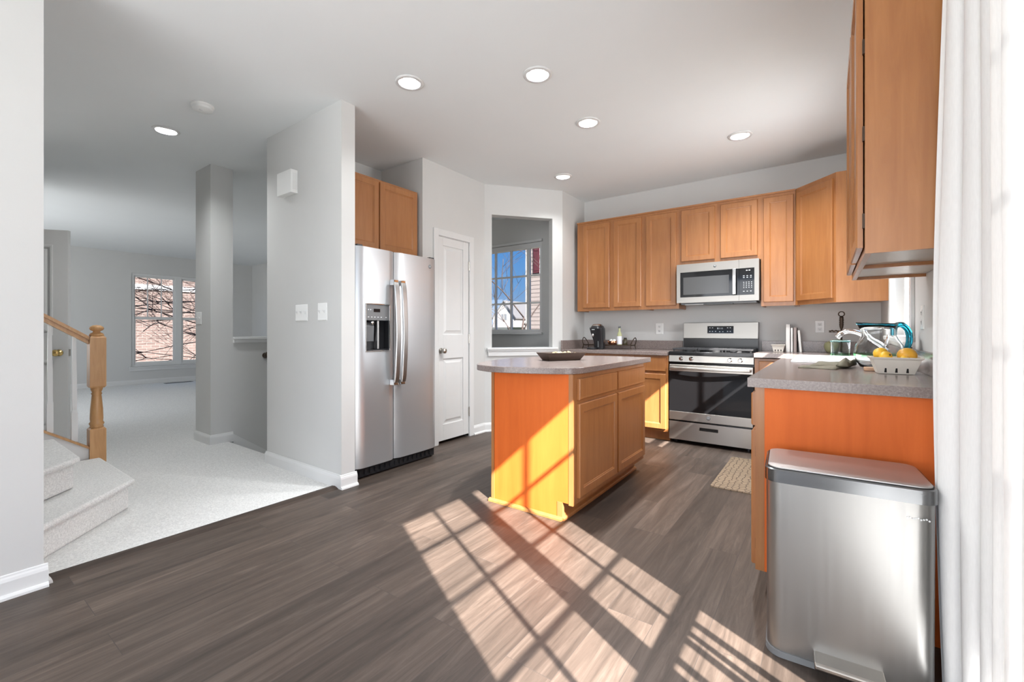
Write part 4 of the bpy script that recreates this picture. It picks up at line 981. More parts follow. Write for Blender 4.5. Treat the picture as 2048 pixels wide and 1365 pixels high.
tx0, tx1, ty0, ty1, tz = -2.40, -1.815, 4.83, 4.99, .957
MB().box(tx0, tx1, ty0, ty1, tz - .006, tz).build('shelf', 'dough', t)
m = MB(); m.tube([(tx0, ty0, tz), (tx1, ty0, tz), (tx1, ty1, tz), (tx0, ty1, tz), (tx0, ty0, tz)], .005, 8)
m.build('rim', 'bronze', t, True)
for x, sgn in ((tx0, -1), (tx1, 1)):
    m = MB(); m.tube(catmull([(x, ty0 + .01, tz), (x + .02 * sgn, ty0 + .02, tz + .05), (x + .03 * sgn, ty0 + .08, tz + .088), (x + .02 * sgn, ty1 - .02, tz + .05), (x, ty1 - .01, tz)], 5), .0055, 8); m.build('handle', 'bronze', t, True)
    for y in (ty0 + .005, ty1 - .005):
        m = MB(); m.tube(catmull([(x, y, tz), (x + .006 * sgn, y, tz - .025), (x + .014 * sgn, y, .9135)], 4), .005, 8); m.build('foot', 'bronze', t, True)
def bottle(x, y, z, prof, label, name, cat, mat):
    t = thing(name, label, cat, (x, y, z)); MB().lathe(prof, (x, y, z), 'Z', 20).build('glass_body', mat, t, 'auto'); return t
t = bottle(-1.975, 4.915, tz, [(.027, .0005), (.029, .01), (.029, .115), (.020, .145), (.012, .16), (.011, .20), (.013, .202), (.013, .215)], 'slim pale green bottle with white label on the tray', 'syrup_bottle', 'bottle', 'bottleglass')
m = MB(); m.lathe([(.0297, .012), (.0297, .105)], (-1.975, 4.915, tz), 'Z', 20, False, False); m.build('label_wrap', 'labelw', t, True)
m = MB(); m.lathe([(.0145, .200), (.0145, .222), (.010, .226)], (-1.975, 4.915, tz), 'Z', 14); m.build('cap', 'greyplas', t, True)
t = bottle(-1.915, 4.94, tz, [(.022, .0005), (.024, .008), (.024, .065), (.018, .075)], 'little dark jar next to the slim bottle on the tray', 'spice_jar', 'jar', 'darkglass')
m = MB(); m.lathe([(.019, .075), (.019, .088)], (-1.915, 4.94, tz), 'Z', 16); m.build('lid', 'black', t, True)
t = thing('copper_bowl', 'small copper bowl on the black tray behind the coffee machine', 'bowl', (-2.055, 4.905, tz))
m = MB(); m.lathe([(.030, .001), (.05, .012), (.064, .05), (.060, .05), (.046, .014), (.001, .008)], (-2.055, 4.905, tz), 'Z', 24, True, False); m.build('bowl_body', 'copper', t, True)
m = MB(); m.ball((-2.03, 4.89, tz + .048), .022, 10, 7); m.ball((-2.075, 4.91, tz + .045), .024, 10, 7); m.build('contents', 'paper', t, True)

# ------------------------------------------------------------------ right of the range
bx = -.322
for (w, h, mat, lab) in ((.040, .262, 'bookw', 'thickest and tallest white book of the four on the worktop'), (.022, .230, 'paper', 'cream book standing between the tallest white book and the brown one'), (.030, .232, 'bookb', 'brown-spined book among the four on the worktop')):
    t = thing('book', lab, 'book', (bx + w / 2, 4.99, ZC), 'books by the backsplash')
    m = MB(); m.box(bx, bx + w - .001, 4.915, 4.918, ZC + .001, ZC + h); m.box(bx, bx + .003, 4.915, 5.07, ZC + .001, ZC + h); m.box(bx + w - .004, bx + w - .001, 4.915, 5.07, ZC + .001, ZC + h); m.build('cover', mat, t)
    MB().box(bx + .003, bx + w - .004, 4.918, 5.066, ZC + .004, ZC + h - .004).build('pages', 'paper', t)
    bx += w
t = thing('book', 'thin short book leaning over beside the brown-spined one', 'book', (bx + .03, 4.99, ZC), 'books by the backsplash')
m = MB(); a = Vector((bx + .022, 0, ZC + .001)); u = Vector((-.085, 0, .996)).normalized(); w = Vector((u.z, 0, -u.x))
a = Vector((bx + .020, 4.93, ZC + .002)); L4 = .205
m.extr([a, a + w * .018, a + w * .018 + u * L4, a + u * L4], (0, .14, 0)); m.build('cover', 'bookw', t)
m = MB(); m.extr([a + w * .003 + u * .003 + Vector((0, .002, 0)), a + w * .015 + u * .003 + Vector((0, .002, 0)), a + w * .015 + u * (L4 + .001) + Vector((0, .002, 0)), a + w * .003 + u * (L4 + .001) + Vector((0, .002, 0))], (0, .136, 0)); m.build('pages', 'paper', t)
def berry_box(t, w0, w1, d0, d1, h, slots, th=.004):
    """tapered open box in local coordinates, origin at base centre, dark slots in the front wall"""
    n = slots; m = MB()
    R = lambda s, z, k: rect((w0 + (w1 - w0) * s) / 2 - k, (d0 + (d1 - d0) * s) / 2 - k, z)
    m.loops([R(0, .001, 0), R(.86, h * .86, 0), R(.88, h * .88, -.004), R(1, h, -.006), R(1, h, .003), R(.86, h * .86, th), R(.05, th + .001, th)])
    m.build('box_body', 'basket', t, local=True, bevel=.0015)
    m = MB()
    for sgn in (-1, 1):
        for k in range(n):
            x = (k - (n - 1) / 2) * w0 * .30; s0, s1 = .10, .36
            y0 = sgn * ((d0 + (d1 - d0) * s0) / 2 + .0006); y1 = sgn * ((d0 + (d1 - d0) * s1) / 2 + .0006)
            m.loops([[(x - .0045, y0, h * s0), (x + .0045, y0, h * s0), (x + .003, y1, h * s1), (x - .003, y1, h * s1)], [(x - .0045, y0 - sgn * .002, h * s0), (x + .0045, y0 - sgn * .002, h * s0), (x + .003, y1 - sgn * .002, h * s1), (x - .003, y1 - sgn * .002, h * s1)]])
    m.build('vent_slots', 'dark', t, local=True)
t = thing('berry_box', 'little white slotted berry box by the books on the worktop', 'box', (-.378, 4.90, ZC), None)
berry_box(t, .078, .104, .07, .095, .070, 3)
o = MB().lathe([(.030, .0005), (.050, .02), (.060, .06), (.054, .09), (.032, .104), (.024, .107), (.024, .10)], (.035, 4.93, ZC), 'Z', 24, True, True).build('green_pot', 'olive', None, True)
tag(o, 'olive green rounded pot by the backsplash behind the tumbler', 'pot')
# towel holder
t = thing('paper_towel_holder', 'dark bronze upright holder with ring finial and cross bar behind the faucet', 'paper towel holder', (.103, 4.85, ZC))
m = MB(); m.lathe([(.07, .0005), (.07, .006), (.02, .012), (.008, .02)], (.103, 4.85, ZC), 'Z', 24); m.build('base', 'bronze', t, 'auto')
m = MB(); m.lathe([(.007, .012), (.007, .212), (.009, .22), (.014, .235), (.017, .262), (.014, .266), (.018, .275), (.014, .285), (.018, .296), (.014, .308), (.017, .316), (.010, .33)], (.103, 4.85, ZC), 'Z', 14); m.build('post', 'bronze', t, True)
m = MB(); m.tube([(.103 + .021 * math.cos(2 * PI * k / 24), 4.85, ZC + .350 + .021 * math.sin(2 * PI * k / 24)) for k in range(25)], .0045, 8, False); m.build('ring_finial', 'bronze', t, True)
m = MB(); m.box(.012, .196, 4.847, 4.853, ZC + .196, ZC + .204)
for k in range(5): m.ball((.022 + .014 * k, 4.85, ZC + .198 + .004 * (k % 2)), .008, 8, 6)
m.box(.012, .095, 4.847, 4.853, ZC + .186, ZC + .190); m.build('cross_bar', 'bronze', t)
# jug
RV = Vector((math.cos(.62184), math.sin(.62184), 0))
JC = Vector((.222, 3.02, ZC))
t = thing('glass_jug', 'clear glass jug with teal rim and handle behind the fruit box', 'jug', JC)
prof = [(.045, .001), (.078, .008), (.100, .045), (.106, .085), (.098, .125), (.080, .155), (.070, .180), (.070, .205), (.076, .228)]
n = 36; rings = []
def jr(r, z, k):
    a = 2 * PI * k / n; p = Vector((r * math.cos(a), r * math.sin(a), 0))
    q = max(0, p.normalized().dot(-RV)); sp_ = max(0, (z - .16) / .07) * (q ** 14) * .034
    p += p.normalized() * sp_; return JC + p + Vector((0, 0, z + (q ** 14) * max(0, (z - .2) / .028) * .004))
outer = [[jr(r, z, k) for k in range(n)] for r, z in prof]
inner = [[jr(r - .0035, max(z, .012), k) for k in range(n)] for r, z in prof[::-1]]
m = MB(); m.loops(outer + inner); m.build('jug_body', 'clear', t, True)
m = MB(); m.loops([[jr(.0768, .2285, k) for k in range(n)], [jr(.080, .232, k) for k in range(n)], [jr(.078, .239, k) for k in range(n)], [jr(.073, .239, k) for k in range(n)], [jr(.0718, .2285, k) for k in range(n)]], cap0=False, cap1=False); m.build('rim_band', 'teal', t, True)
m = MB(); m.lathe([(.1053, .060), (.1072, .082)], JC, 'Z', 36, False, False); m.build('refraction_band', 'green', t, True)  # refraction line in the jug, built as a tinted ring
hp = catmull([JC + RV * a + Vector((0, 0, z)) for a, z in ((.080, .176), (.081, .205), (.088, .226), (.122, .232), (.152, .205), (.163, .160), (.153, .115), (.132, .082), (.108, .082))], 6)
m = MB(); m.tube(hp, [.012 + .003 * math.sin(PI * i / (len(hp) - 1)) for i in range(len(hp))], 12); m.build('handle', 'teal', t, True)
# tumbler
TC = Vector((.062, 3.20, ZC + .0235)); t = thing('glass_tumbler', 'clear glass tumbler with teal rim standing on the folded olive cloth', 'glass', TC)
m = MB(); m.lathe([(.040, .001), (.046, .006), (.047, .112), (.0435, .112), (.042, .018), (.001, .014)], TC, 'Z', 28, True, True); m.build('tumbler_body', 'thin', t, True)
m = MB(); m.lathe([(.0475, .112), (.049, .118), (.047, .124), (.0435, .118), (.0435, .112)], TC, 'Z', 28, False, False); m.build('rim_band', 'aqua', t, True)
m = MB(); m.lathe([(.0472, .030), (.0476, .048)], TC, 'Z', 28, False, False); m.build('refraction_band', 'green', t, True)  # same painted refraction line on the tumbler wall
# cloth: folded napkin, two soft layers
t = thing('folded_cloth', 'folded olive green linen cloth lying under the tumbler', 'cloth', (.06, 3.05, ZC))
def cloth(cx, cy_, wx, wy, rot, z0, th, seed, name):
    rnd = random.Random(seed); ph = [rnd.uniform(0, 6) for _ in range(4)]; N = 14; top = []; bot = []
    for i in range(N + 1):
        for j in range(N + 1):
            u, v = i / N - .5, j / N - .5; x = u * wx * (1 + .03 * math.sin(9 * v + ph[3])); y = v * wy * (1 + .03 * math.sin(8 * u + ph[2]))
            edge = min(1, (0.5 - max(abs(u), abs(v))) * 12); h = th * (.35 + .65 * edge) * (1 + .25 * math.sin(7 * u + 5 * v + ph[0]) + .15 * math.sin(13 * v - 4 * u + ph[1]))
            X = cx + x * math.cos(rot) - y * math.sin(rot); Y = cy_ + x * math.sin(rot) + y * math.cos(rot)
            top.append((X, Y, z0 + h)); bot.append((X, Y, z0 + .0005))
    m = MB(); T_ = [m.bm.verts.new(p) for p in top]; B_ = [m.bm.verts.new(p) for p in bot]; K = N + 1
    for i in range(N):
        for j in range(N):
            a, b, c, d = i * K + j, (i + 1) * K + j, (i + 1) * K + j + 1, i * K + j + 1
            m.bm.faces.new([T_[a], T_[b], T_[c], T_[d]]); m.bm.faces.new([B_[d], B_[c], B_[b], B_[a]])
    br_ = [i * K for i in range(K)] + [N * K + j for j in range(1, K)] + [i * K + N for i in range(N - 1, -1, -1)] + [j for j in range(N - 1, 0, -1)]
    for a, b in zip(br_, br_[1:] + br_[:1]): m.bm.faces.new([T_[a], B_[a], B_[b], T_[b]])
    return m.build(name, 'cloth', t, True)
cloth(.004, 3.03, .17, .44, -.22, ZC, .011, 1, 'bottom_layer')
cloth(.014, 3.08, .14, .34, -.12, ZC + .0095, .010, 5, 'top_layer')
cloth(.086, 2.985, .05, .22, -.22, ZC + .012, .030, 9, 'loose_fold')
o = MB().loops([rr(.150, .235, 2.80, 2.885, .02, ZC + .001), rr(.150, .235, 2.80, 2.885, .02, ZC + .017)]).build('wooden_coaster', 'board', None, False, .003)
tag(o, 'small square wooden coaster on the worktop between cloth and fruit box', 'coaster')
# fruit box and fruit
FB = Vector((.255, 2.705, ZC)); t = thing('fruit_box', 'cream slotted fruit box holding yellow fruit in front of the jug', 'box', FB, None, .06)
berry_box(t, .128, .178, .085, .125, .078, 3)
fr = [((-.046, .026, .090), .030, 'lemon', 'topmost yellow lemon at the back of the fruit box'), ((-.036, -.029, .080), .025, 'lemon', 'yellow lemon at the front of the box below the topmost one'),
      ((.046, .012, .084), .037, 'pear', 'orange-blushed round yellow fruit standing alone at one end of the box'), ((.028, -.038, .068), .018, 'lemon', 'small half-hidden yellow lemon low at the front of the box')]
for (p, r, mat, lab) in fr:
    c = FB + Vector((p[0] * math.cos(.06) - p[1] * math.sin(.06), p[0] * math.sin(.06) + p[1] * math.cos(.06), p[2]))
    tt = thing('lemon' if mat == 'lemon' else 'pear', lab, 'fruit', c, 'yellow fruit in the box')
    m = MB(); m.lathe([(.001, -r * 1.12), (r * .16, -r * 1.06), (r * .34, -r * .92), (r * .72, -r * .66), (r * .97, -r * .22), (r, .1 * r), (r * .88, r * .5), (r * .55, r * .84), (r * .2, r * .98), (.001, r)], (0, 0, 0), 'X' if mat == 'lemon' else 'Z', 20); o = m.build('flesh', mat, tt, True, local=True)
    m = MB()
    if mat == 'lemon': m.lathe([(.004, 0), (.003, .004)], (r, 0, 0), 'X', 8)
    else: m.tube([(0, 0, r * .96), (.002, 0, r * 1.04), (.006, 0, r * 1.16)], .0026, 6)
    m.build('stem', 'stemdark', tt, True, local=True)
    tt.rotation_euler = (0, -.35 if mat == 'lemon' else .3, -.5 + 1.3 * p[0] * 10)

# ------------------------------------------------------------------ outlets, switches, chime, detector
def plate(name, label, cat, O, U, w, h, kind, n=1):
    """cover plate on a wall: O = lower-left corner on the wall, U = rightwards seen from the room"""
    O, U = Vector(O), Vector(U); Zv = Vector((0, 0, 1)); N = U.cross(Zv); t = thing(name, label, cat, O)
    m = MB(); m.face(O, U, Zv, [(0, 0), (0, .003), (.004, .006)], w, h); m.build('cover', 'whitep', t)
    for k in range(n):
        cx = w * (k + .5) / n
        if kind == 'switch':
            m = MB(); m.face(O + U * (cx - .006) + Zv * (h / 2 - .012) + N * .0055, U, Zv, [(0, 0), (.001, .0015)], .012, .024)
            a = O + U * cx + Zv * (h / 2 + .001) + N * .006; m.loops([[a + U * x + Zv * z for x, z in ((-.0045, -.006), (.0045, -.006), (.0045, .006), (-.0045, .006))], [a + N * .013 + Zv * .008 + U * x + Zv * z for x, z in ((-.0035, -.004), (.0035, -.004), (.0035, .004), (-.0035, .004))]])
            m.build('toggle', 'trim', t)
        else:
            for zz in (.30, .70):
                m = MB(); m.face(O + U * (cx - .017) + Zv * (h * zz - .014) + N * .0055, U, Zv, [(0, 0), (.002, .002)], .034, .028); s_ = m.build('socket', 'trim', t)
                m = MB()
                for x in (-.007, .005): m.face(O + U * (cx + x) + Zv * (h * zz - .003) + N * .0076, U, Zv, [(0, 0), (0, .0006)], .002, .009)
                m.face(O + U * (cx - .002) + Zv * (h * zz - .010) + N * .0076, U, Zv, [(0, 0), (.001, .0006)], .005, .005)
                m.build('slots', 'dark', s_)
    return t
plate('wall_outlet', 'white duplex outlet on the grey wall between range and coffee tray', 'outlet', (-1.612, YB, 1.085), (1, 0, 0), .088, .127, 'out')
plate('wall_outlet', 'white duplex outlet on the grey wall above the books', 'outlet', (-.094, YB, 1.105), (1, 0, 0), .075, .115, 'out')
plate('wall_outlet', 'white outlet on the window wall beside the sink window, above the jug', 'outlet', (XR, 3.02, 1.13), (0, -1, 0), .075, .118, 'out')
plate('light_switch', 'white three-toggle switch plate on the grey wall end', 'switch', (-3.411, 1.83, 1.20), (1, 0, 0), .172, .128, 'switch', 3)
plate('light_switch', 'white two-toggle switch plate nearest the refrigerator', 'switch', (-3.095, 1.83, 1.20), (1, 0, 0), .120, .130, 'switch', 2)
plate('light_switch', 'white two-toggle switch plate on the narrow column', 'switch', (-5.265, 1.785, 1.192), (1, 0, 0), .125, .122, 'switch', 2)
t = thing('door_chime', 'white box-shaped door chime high on the switch wall', 'door chime', (-3.48, 1.83, 2.20))
m = MB(); m.loops([[(-3.60, 1.829, 2.205), (-3.385, 1.829, 2.205), (-3.385, 1.829, 2.385), (-3.60, 1.829, 2.385)], [(-3.60, 1.775, 2.205), (-3.385, 1.775, 2.205), (-3.385, 1.775, 2.385), (-3.60, 1.775, 2.385)]]); m.mark('trim')
for k in range(5): m.box(-3.386, -3.3835, 1.79 + .008 * k, 1.793 + .008 * k, 2.23, 2.36)
m.build('cover', 'whitep', t, bevel=.006)
t = thing('smoke_detector', 'round white smoke detector on the ceiling beyond the hall lamp', 'smoke detector', (-3.696, 1.289, CEIL))
m = MB(); m.lathe([(.072, -.0005), (.072, -.012), (.066, -.016), (.064, -.032), (.045, -.040), (.001, -.041)], (-3.696, 1.289, CEIL), 'Z', 28); m.build('housing', 'whitep', t, 'auto')
m = MB(); m.lathe([(.012, -.040), (.011, -.044), (.001, -.045)], (-3.68, 1.275, CEIL), 'Z', 12); m.build('test_button', 'trim', t)
# recessed ceiling lamps
labs = ['recessed ceiling lamp nearest the refrigerator end wall', 'recessed ceiling lamp above the near end of the island', 'recessed ceiling lamp above the far end of the island',
        'recessed ceiling lamp between microwave and diagonal corner cabinet, nearest the sink window', 'recessed ceiling lamp just before the pass-through opening', 'round ceiling lamp over the stairs on the carpeted side']
for (x, y), lab in zip(CANS, labs):
    t = thing('recessed_lamp', lab, 'ceiling light', (x, y, CEIL), 'recessed ceiling lamps')
    m = MB(); m.lathe([(.070, .002), (.094, -.0005), (.092, -.006), (.072, -.009), (.068, -.003), (.070, .002)], (x, y, CEIL), 'Z', 32, False, False); m.build('trim_ring', 'trim', t, True)
    m = MB(); m.lathe([(.0695, .0), (.058, .045), (.056, .048)], (x, y, CEIL), 'Z', 32, False, False); m.build('baffle', 'trim', t, True)
    m = MB(); m.lathe([(.0575, .046), (.03, .044), (.001, .043)], (x, y, CEIL), 'Z', 32, False, False); m.build('lens', 'bulb', t, True)
    l = bpy.data.lights.new('lamp_light', 'AREA'); l.shape = 'DISK'; l.size = .09; l.spread = math.radians(165 if lab == labs[5] else 118); l.energy = LIGHT_CAN_W * {labs[0]: .32, labs[4]: .42, labs[5]: 1.0}.get(lab, 1.6); l.color = (.95, .98, 1.0)
    lo = bpy.data.objects.new('lamp_light', l); COL.objects.link(lo); lo.location = (0, 0, .036); lo.parent = t

# ------------------------------------------------------------------ stairs
t = thing('staircase', 'light carpeted stairs with angled bottom steps beside the oak newel post', 'stairs', (-3.7, .5, 0))
# each step: plan polygon climbing towards -Y, with the near corner cut at 45 degrees
XB = -4.385
for i in range(5):
    yf = .845 - .24 * i; xc = -3.575 - .06 * i
    c = .44 if i == 0 else .62
    poly = [(XB, yf), (xc, yf), (-2.915, yf - (xc + 2.915) * -1 * .92)] if False else [(XB, yf), (xc, yf), (max(-2.915, xc) if i < 1 else -2.915, yf - (-2.915 - xc) * .93)]
    ylow = -1.0
    poly += [(-2.915, ylow), (XB, ylow)]
    z1 = .185 * (i + 1)
    m = MB(); m.prism(poly[::-1], .004 + .185 * i, z1 - .03)
    nose = [(XB, yf + .028), (xc + .012, yf + .028), (-2.915, yf + .028 - (-2.915 - xc - .012) * .93)] + [(-2.915, ylow), (XB, ylow)]
    m.prism(nose[::-1], z1 - .034, z1)
    m.build('step', 'carpet', t, bevel=.012)
t = thing('stair_railing', 'oak handrail with turned newel post and white balusters on the stairs', 'railing', (-4.42, .86, 0))
NX, NY = -4.435, .862
m = MB()
hb = .0455
def sq(h, z): return [(NX - h, NY - h, z), (NX + h, NY - h, z), (NX + h, NY + h, z), (NX - h, NY + h, z)]
m.loops([sq(hb, .004), sq(hb, .392), sq(hb - .008, .402)]); np_ = m.build('newel_post', 'oak', t)
m = MB(); m.loops([sq(hb - .008, .700), sq(hb, .712), sq(hb, 1.072), sq(hb - .010, 1.086)]); m.build('post_block', 'oak', np_)
m = MB(); m.lathe([(.036, .400), (.041, .408), (.036, .416), (.040, .424), (.044, .434), (.036, .448), (.038, .47), (.036, .54), (.029, .63), (.027, .645), (.032, .655), (.026, .665), (.034, .685), (.037, .702)], (NX, NY, 0), 'Z', 24); m.build('post_turning', 'oak', np_, True)
m = MB(); m.lathe([(.040, 1.085), (.043, 1.093), (.036, 1.104), (.022, 1.112), (.020, 1.120), (.034, 1.127), (.042, 1.139), (.038, 1.152), (.022, 1.163), (.001, 1.167)], (NX, NY, 0), 'Z', 24); m.build('post_cap', 'oak', np_, True)
SL = .705
m = MB(); r0 = Vector((NX, NY - hb + .002, 1.052)); r1 = r0 + Vector((0, -1.6, 1.6 * SL))
for w, z0_, z1_ in ((.040, -.030, -.012), (.030, -.012, .004), (.058, .004, .020), (.046, .020, .030)):
    m.extr([r0 + Vector((x, 0, z)) for x, z in ((-w / 2, z0_), (w / 2, z0_), (w / 2, z1_), (-w / 2, z1_))], r1 - r0)
m.build('handrail', 'oak', t)
b0 = Vector((NX, NY - hb + .002, .252)); dv = Vector((0, -1.55, 1.55 * SL))
m = MB(); m.extr([b0 + Vector((x, 0, z)) for x, z in ((-.035, 0), (.035, 0), (.035, .018), (-.035, .018))], dv); m.build('shoe_rail', 'oak', t)
m = MB(); m.extr([(NX - .018, NY - hb, .02), (NX - .018, NY - hb, .252), (NX - .018, NY - 1.55, .252 + 1.505 * SL), (NX - .018, NY - 1.55, .02 + 1.2 * SL)], (.036, 0, 0)); m.build('stringer', 'trim', t)
for k in range(5):
    y = NY - .120 - .124 * k; zb = .270 + (NY - hb - y) * SL - .004; zt = 1.022 + (NY - hb - y) * SL + .01
    m = MB(); q = .0165
    m.loops([[(NX - a, y - a, z), (NX + a, y - a, z), (NX + a, y + a, z), (NX - a, y + a, z)] for a, z in ((q, zb), (q, zb + .21), (.012, zb + .235), (.0135, zb + .30), (.009, zt))])
    m.build('baluster', 'trim', t)
# handrail end of the basement stairs
t = thing('basement_handrail', 'short dark end of the basement stair handrail on the half wall', 'handrail', (-4.87, 2.35, .78))
m = MB(); m.tube(catmull([(-4.915, 2.30, .86), (-4.86, 2.30, .855), (-4.845, 2.36, .83), (-4.845, 3.2, .25)], 5), .021, 10); m.build('rail', 'bronze', t, True)
m = MB(); m.lathe([(.032, 0), (.032, .008)], (-4.92, 2.30, .86), 'X', 14); m.build('rosette', 'nickel', t)
t = thing('floor_vent', 'dark floor register in the carpet under the living room window', 'vent', (-11.45, 3.55, .004))
m = MB(); m.box(-11.52, -11.40, 3.30, 3.80, .0045, .010); m.build('vent_frame', 'greyplas', t)
m = MB()
for k in range(12): m.box(-11.51, -11.41, 3.32 + .039 * k, 3.34 + .039 * k, .010, .0115)
m.build('slots', 'dark', t)

# ------------------------------------------------------------------ sheer curtain
m = MB(); NT, NZ = 130, 40; V = []
for j in range(NZ + 1):
    z = .015 + (2.50 - .015) * j / NZ; row = []
    xe = .270 + .030 * max(0, (z - 1.2) / 1.2) ** 1.3 + .022 * max(0, (1.0 - z)) ** 1.5
    for i in range(NT + 1):
        u = i / NT; y = 1.893 - .415 * u
        env = min(1, u * 8) * (1 - .55 * u)
        x = xe + (.352 - xe) * min(1, u * 2.2) ** .8 + (.026 + .005 * math.sin(2.2 * z + 4 * u)) * env * math.sin(2 * PI * (5.2 * u + .12 * math.sin(1.3 * z)))
        y += .010 * math.sin(4 * PI * 5.2 * u) * env
        row.append(m.bm.verts.new((min(x, .385), y, z)))
    V.append(row)
for a, b in zip(V, V[1:]):
    for i in range(NT): m.bm.faces.new([a[i], a[i + 1], b[i + 1], b[i]])
o = m.build('sheer_curtain', 'curtain', None, True)
tag(o, 'white sheer curtain gathered at the side of the patio door', 'curtain')
t = thing('curtain_rod', 'slim metal curtain rod above the patio door', 'curtain rod', (.33, 1.0, 2.52))
MB().tube([(.325, .05, 2.512), (.325, 1.90, 2.512)], .011, 10).build('rod', 'nickel', t, True)
for y in (.12, 1.86): MB().box(.32, XR, y - .008, y + .008, 2.505, 2.52).build('bracket', 'nickel', t)

# ------------------------------------------------------------------ outdoors
struct(MB().box(-120, 30, 5.3, 160, -3.2, -3.0).build('ground_rear', 'ground'))
struct(MB().box(-90, -12.2, -60, 60, -1.2, -1.0).build('ground_front', 'ground'))
t = thing('neighbor_house', 'tan sided house with a maroon shutter seen through the dining window', 'house', (-7, 15, -3))
MB().box(-9.30, -3.0, 14.0, 22, -3, 8).build('siding_wall', 'siding', t)
MB().box(-9.38, -9.29, 13.97, 14.2, -3, 8).build('corner_board', 'housewhite', t)
m = MB(); m.box(-9.03, -8.76, 13.975, 13.999, 3.32, 5.0); m.box(-8.99, -8.80, 13.965, 13.975, 3.40, 4.05); m.box(-8.99, -8.80, 13.965, 13.975, 4.15, 4.9); m.build('shutter', 'maroon', t)
MB().box(-8.75, -7.9, 13.98, 13.999, 3.28, 5.0).build('window_trim', 'trim', t)
t = thing('white_house', 'distant white gabled house with grey roof beyond the dining window', 'house', (-67, 92, 2))
def house(t, x0, x1, y0, y1, zb, ze, zr, wallm):
    xm = (x0 + x1) / 2
    m = MB(); m.extr([(x0, y0, zb), (x1, y0, zb), (x1, y0, ze), (xm, y0, zr), (x0, y0, ze)], (0, y1 - y0, 0)); m.build('wall', wallm, t)
    m = MB(); o_ = .4
    m.extr([(x0 - o_, y0 - .3, ze - .4), (xm, y0 - .3, zr + .1), (xm, y0 - .3, zr + .4), (x0 - o_, y0 - .3, ze - .1)], (0, y1 - y0 + .6, 0)); m.extr([(x1 + o_, y0 - .3, ze - .4), (xm, y0 - .3, zr + .1), (xm, y0 - .3, zr + .4), (x1 + o_, y0 - .3, ze - .1)], (0, y1 - y0 + .6, 0)); m.build('roof', 'roof', t)
    for x in (xm - .9, xm + .2): MB().box(x, x + .7, y0 - .05, y0 + .02, ze - .6, ze + .9).build('window', 'greyplas', t)
    MB().box(x0 + .4, x0 + 4.0, y0 - .06, y0 + .02, zb, zb + 2.4).build('garage_door', 'greyplas', t)
house(t, -70.5, -63.5, 90, 102, -2.0, 4.6, 8.6, 'housewhite')
t = thing('far_house', 'second brownish house with grey roof beside the white gabled one', 'house', (-58, 95, 0))
house(t, -63.0, -55.0, 94, 104, -2.0, 3.2, 6.4, 'bookb')
o = MB().box(-90, -40, 70, 71.5, -3.0, 1.9).build('hedge', 'hedge'); tag(o, 'dark low hedge along the street beyond the dining window', 'hedge')
def tree(name, label, base, height, seed, lean, depth=5, spread=.75, group=None, thick=.016, twigs=(2, 3, 3)):
    rnd = random.Random(seed); t = thing(name, label, 'tree', base, group); m = MB()
    def grow(p, d, L, r, k):
        pts = [p]; q = Vector(p); dd = Vector(d)
        for _ in range(4):
            dd = (dd + Vector((rnd.uniform(-.12, .12), rnd.uniform(-.12, .12), rnd.uniform(-.06, .10)))).normalized(); q = q + dd * L / 4; pts.append(q.copy())
        m.tube(pts, [r, r * .92, r * .84, r * .76, r * .68], 6 if k > 1 else 4)
        if k == 0: return
        for c in range(rnd.choice(twigs)):
            a = Vector((rnd.uniform(-1, 1), rnd.uniform(-1, 1), rnd.uniform(-.35, .75))).normalized()
            nd_ = (dd * (1 - spread * .5) + a * spread).normalized(); s = pts[rnd.choice((2, 3, 4, 4))]
            grow(s, nd_, L * rnd.uniform(.62, .82), r * rnd.uniform(.45, .62), k - 1)
    grow(Vector(base), Vector(lean), height * .34, height * thick, depth)
    m.build('branches', 'bark', t, True); return t
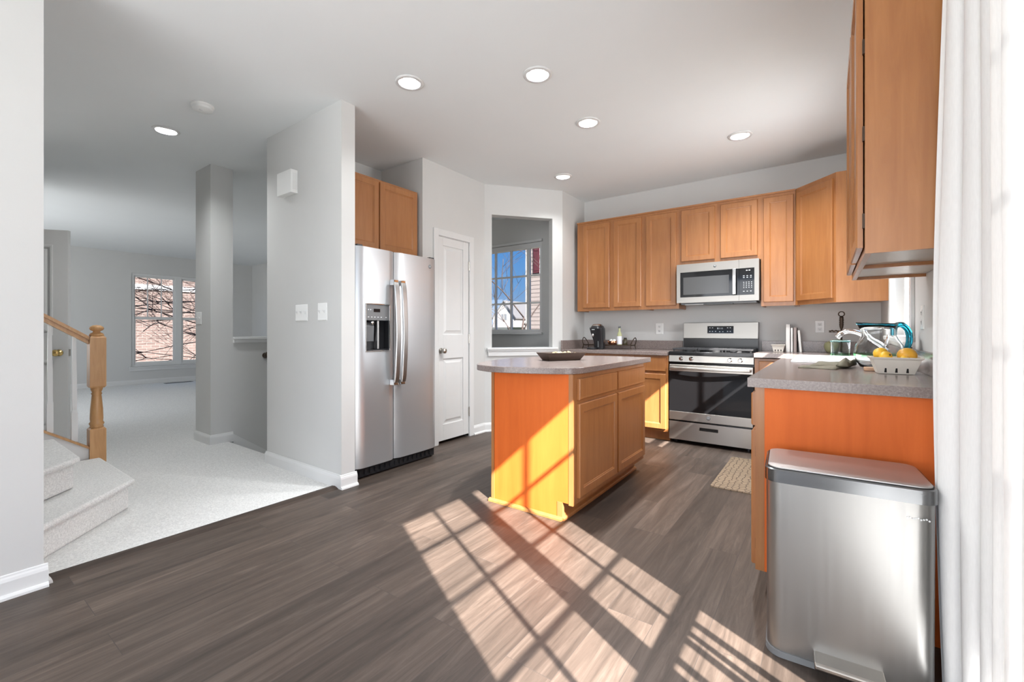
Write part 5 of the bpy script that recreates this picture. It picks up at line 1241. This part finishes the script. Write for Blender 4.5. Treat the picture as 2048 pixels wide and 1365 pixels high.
tree('bare_tree', 'leafless tree against the sky beside the tan house', (-7.15, 10.4, -3.0), 7.6, 11, (-.10, 0, 1), 5, .62, None, .010)
tree('bare_tree', 'leafless tree with low spreading branches just outside the living room window', (-20.0, 2.4, -1.0), 6.0, 5, (.0, .22, 1), 6, 1.0, None, .014, (3, 3, 4))
tree('bare_tree', 'leafless tree farther off behind the first, in front of the brick townhouse', (-22.5, 8.6, -1.0), 7.6, 8, (.0, -.35, 1), 6, 1.0, None, .014, (3, 3, 4))
t = thing('bare_tree', 'wide spreading leafless tree nearest the living room window panes', 'tree', (-14.6, 6.6, -1.0))
rnd = random.Random(4); m = MB(); m.tube([(-14.6, 6.6, -1.0), (-14.6, 6.55, 1.0), (-14.55, 6.4, 3.0), (-14.6, 6.3, 5.0)], [.13, .11, .08, .05], 8)
def bough(p, d, L, r, k):
    pts = [Vector(p)]; dd = Vector(d).normalized()
    for _ in range(6):
        dd = (dd + Vector((rnd.uniform(-.07, .07), rnd.uniform(-.05, .05), rnd.uniform(-.09, .10)))).normalized(); pts.append(pts[-1] + dd * L / 6)
    m.tube(pts, [r * (1 - .13 * i) for i in range(7)], 5)
    if k:
        for _ in range(5):
            q = pts[rnd.randint(1, 5)]; bough(q, dd + Vector((rnd.uniform(-.5, .5), rnd.uniform(-.2, .2), rnd.uniform(-.8, .8))), L * rnd.uniform(.35, .6), r * .5, k - 1)
for i in range(11):
    zb = -.1 + .29 * i
    bough((-14.6, 6.5, zb), (rnd.uniform(-.25, .35), -1, rnd.uniform(-.28, .42)), rnd.uniform(3.0, 4.2), rnd.uniform(.012, .026), 2)
m.build('branches', 'bark', t, True)
t = thing('brick_house', 'red-brown brick townhouse across the street beyond the living room window', 'house', (-34, 8, -1))
MB().box(-40, -33, -10, 40, -1, 11).build('brick_wall', 'brick', t)
m = MB()
for y in (13.2,): MB().box(-33.05, -32.95, y, y + 1.2, 1.2, 3.0).build('window', 'trim', t)
MB().box(-33.1, -32.9, -10, 40, 3.6, 3.9).build('band_course', 'trim', t)
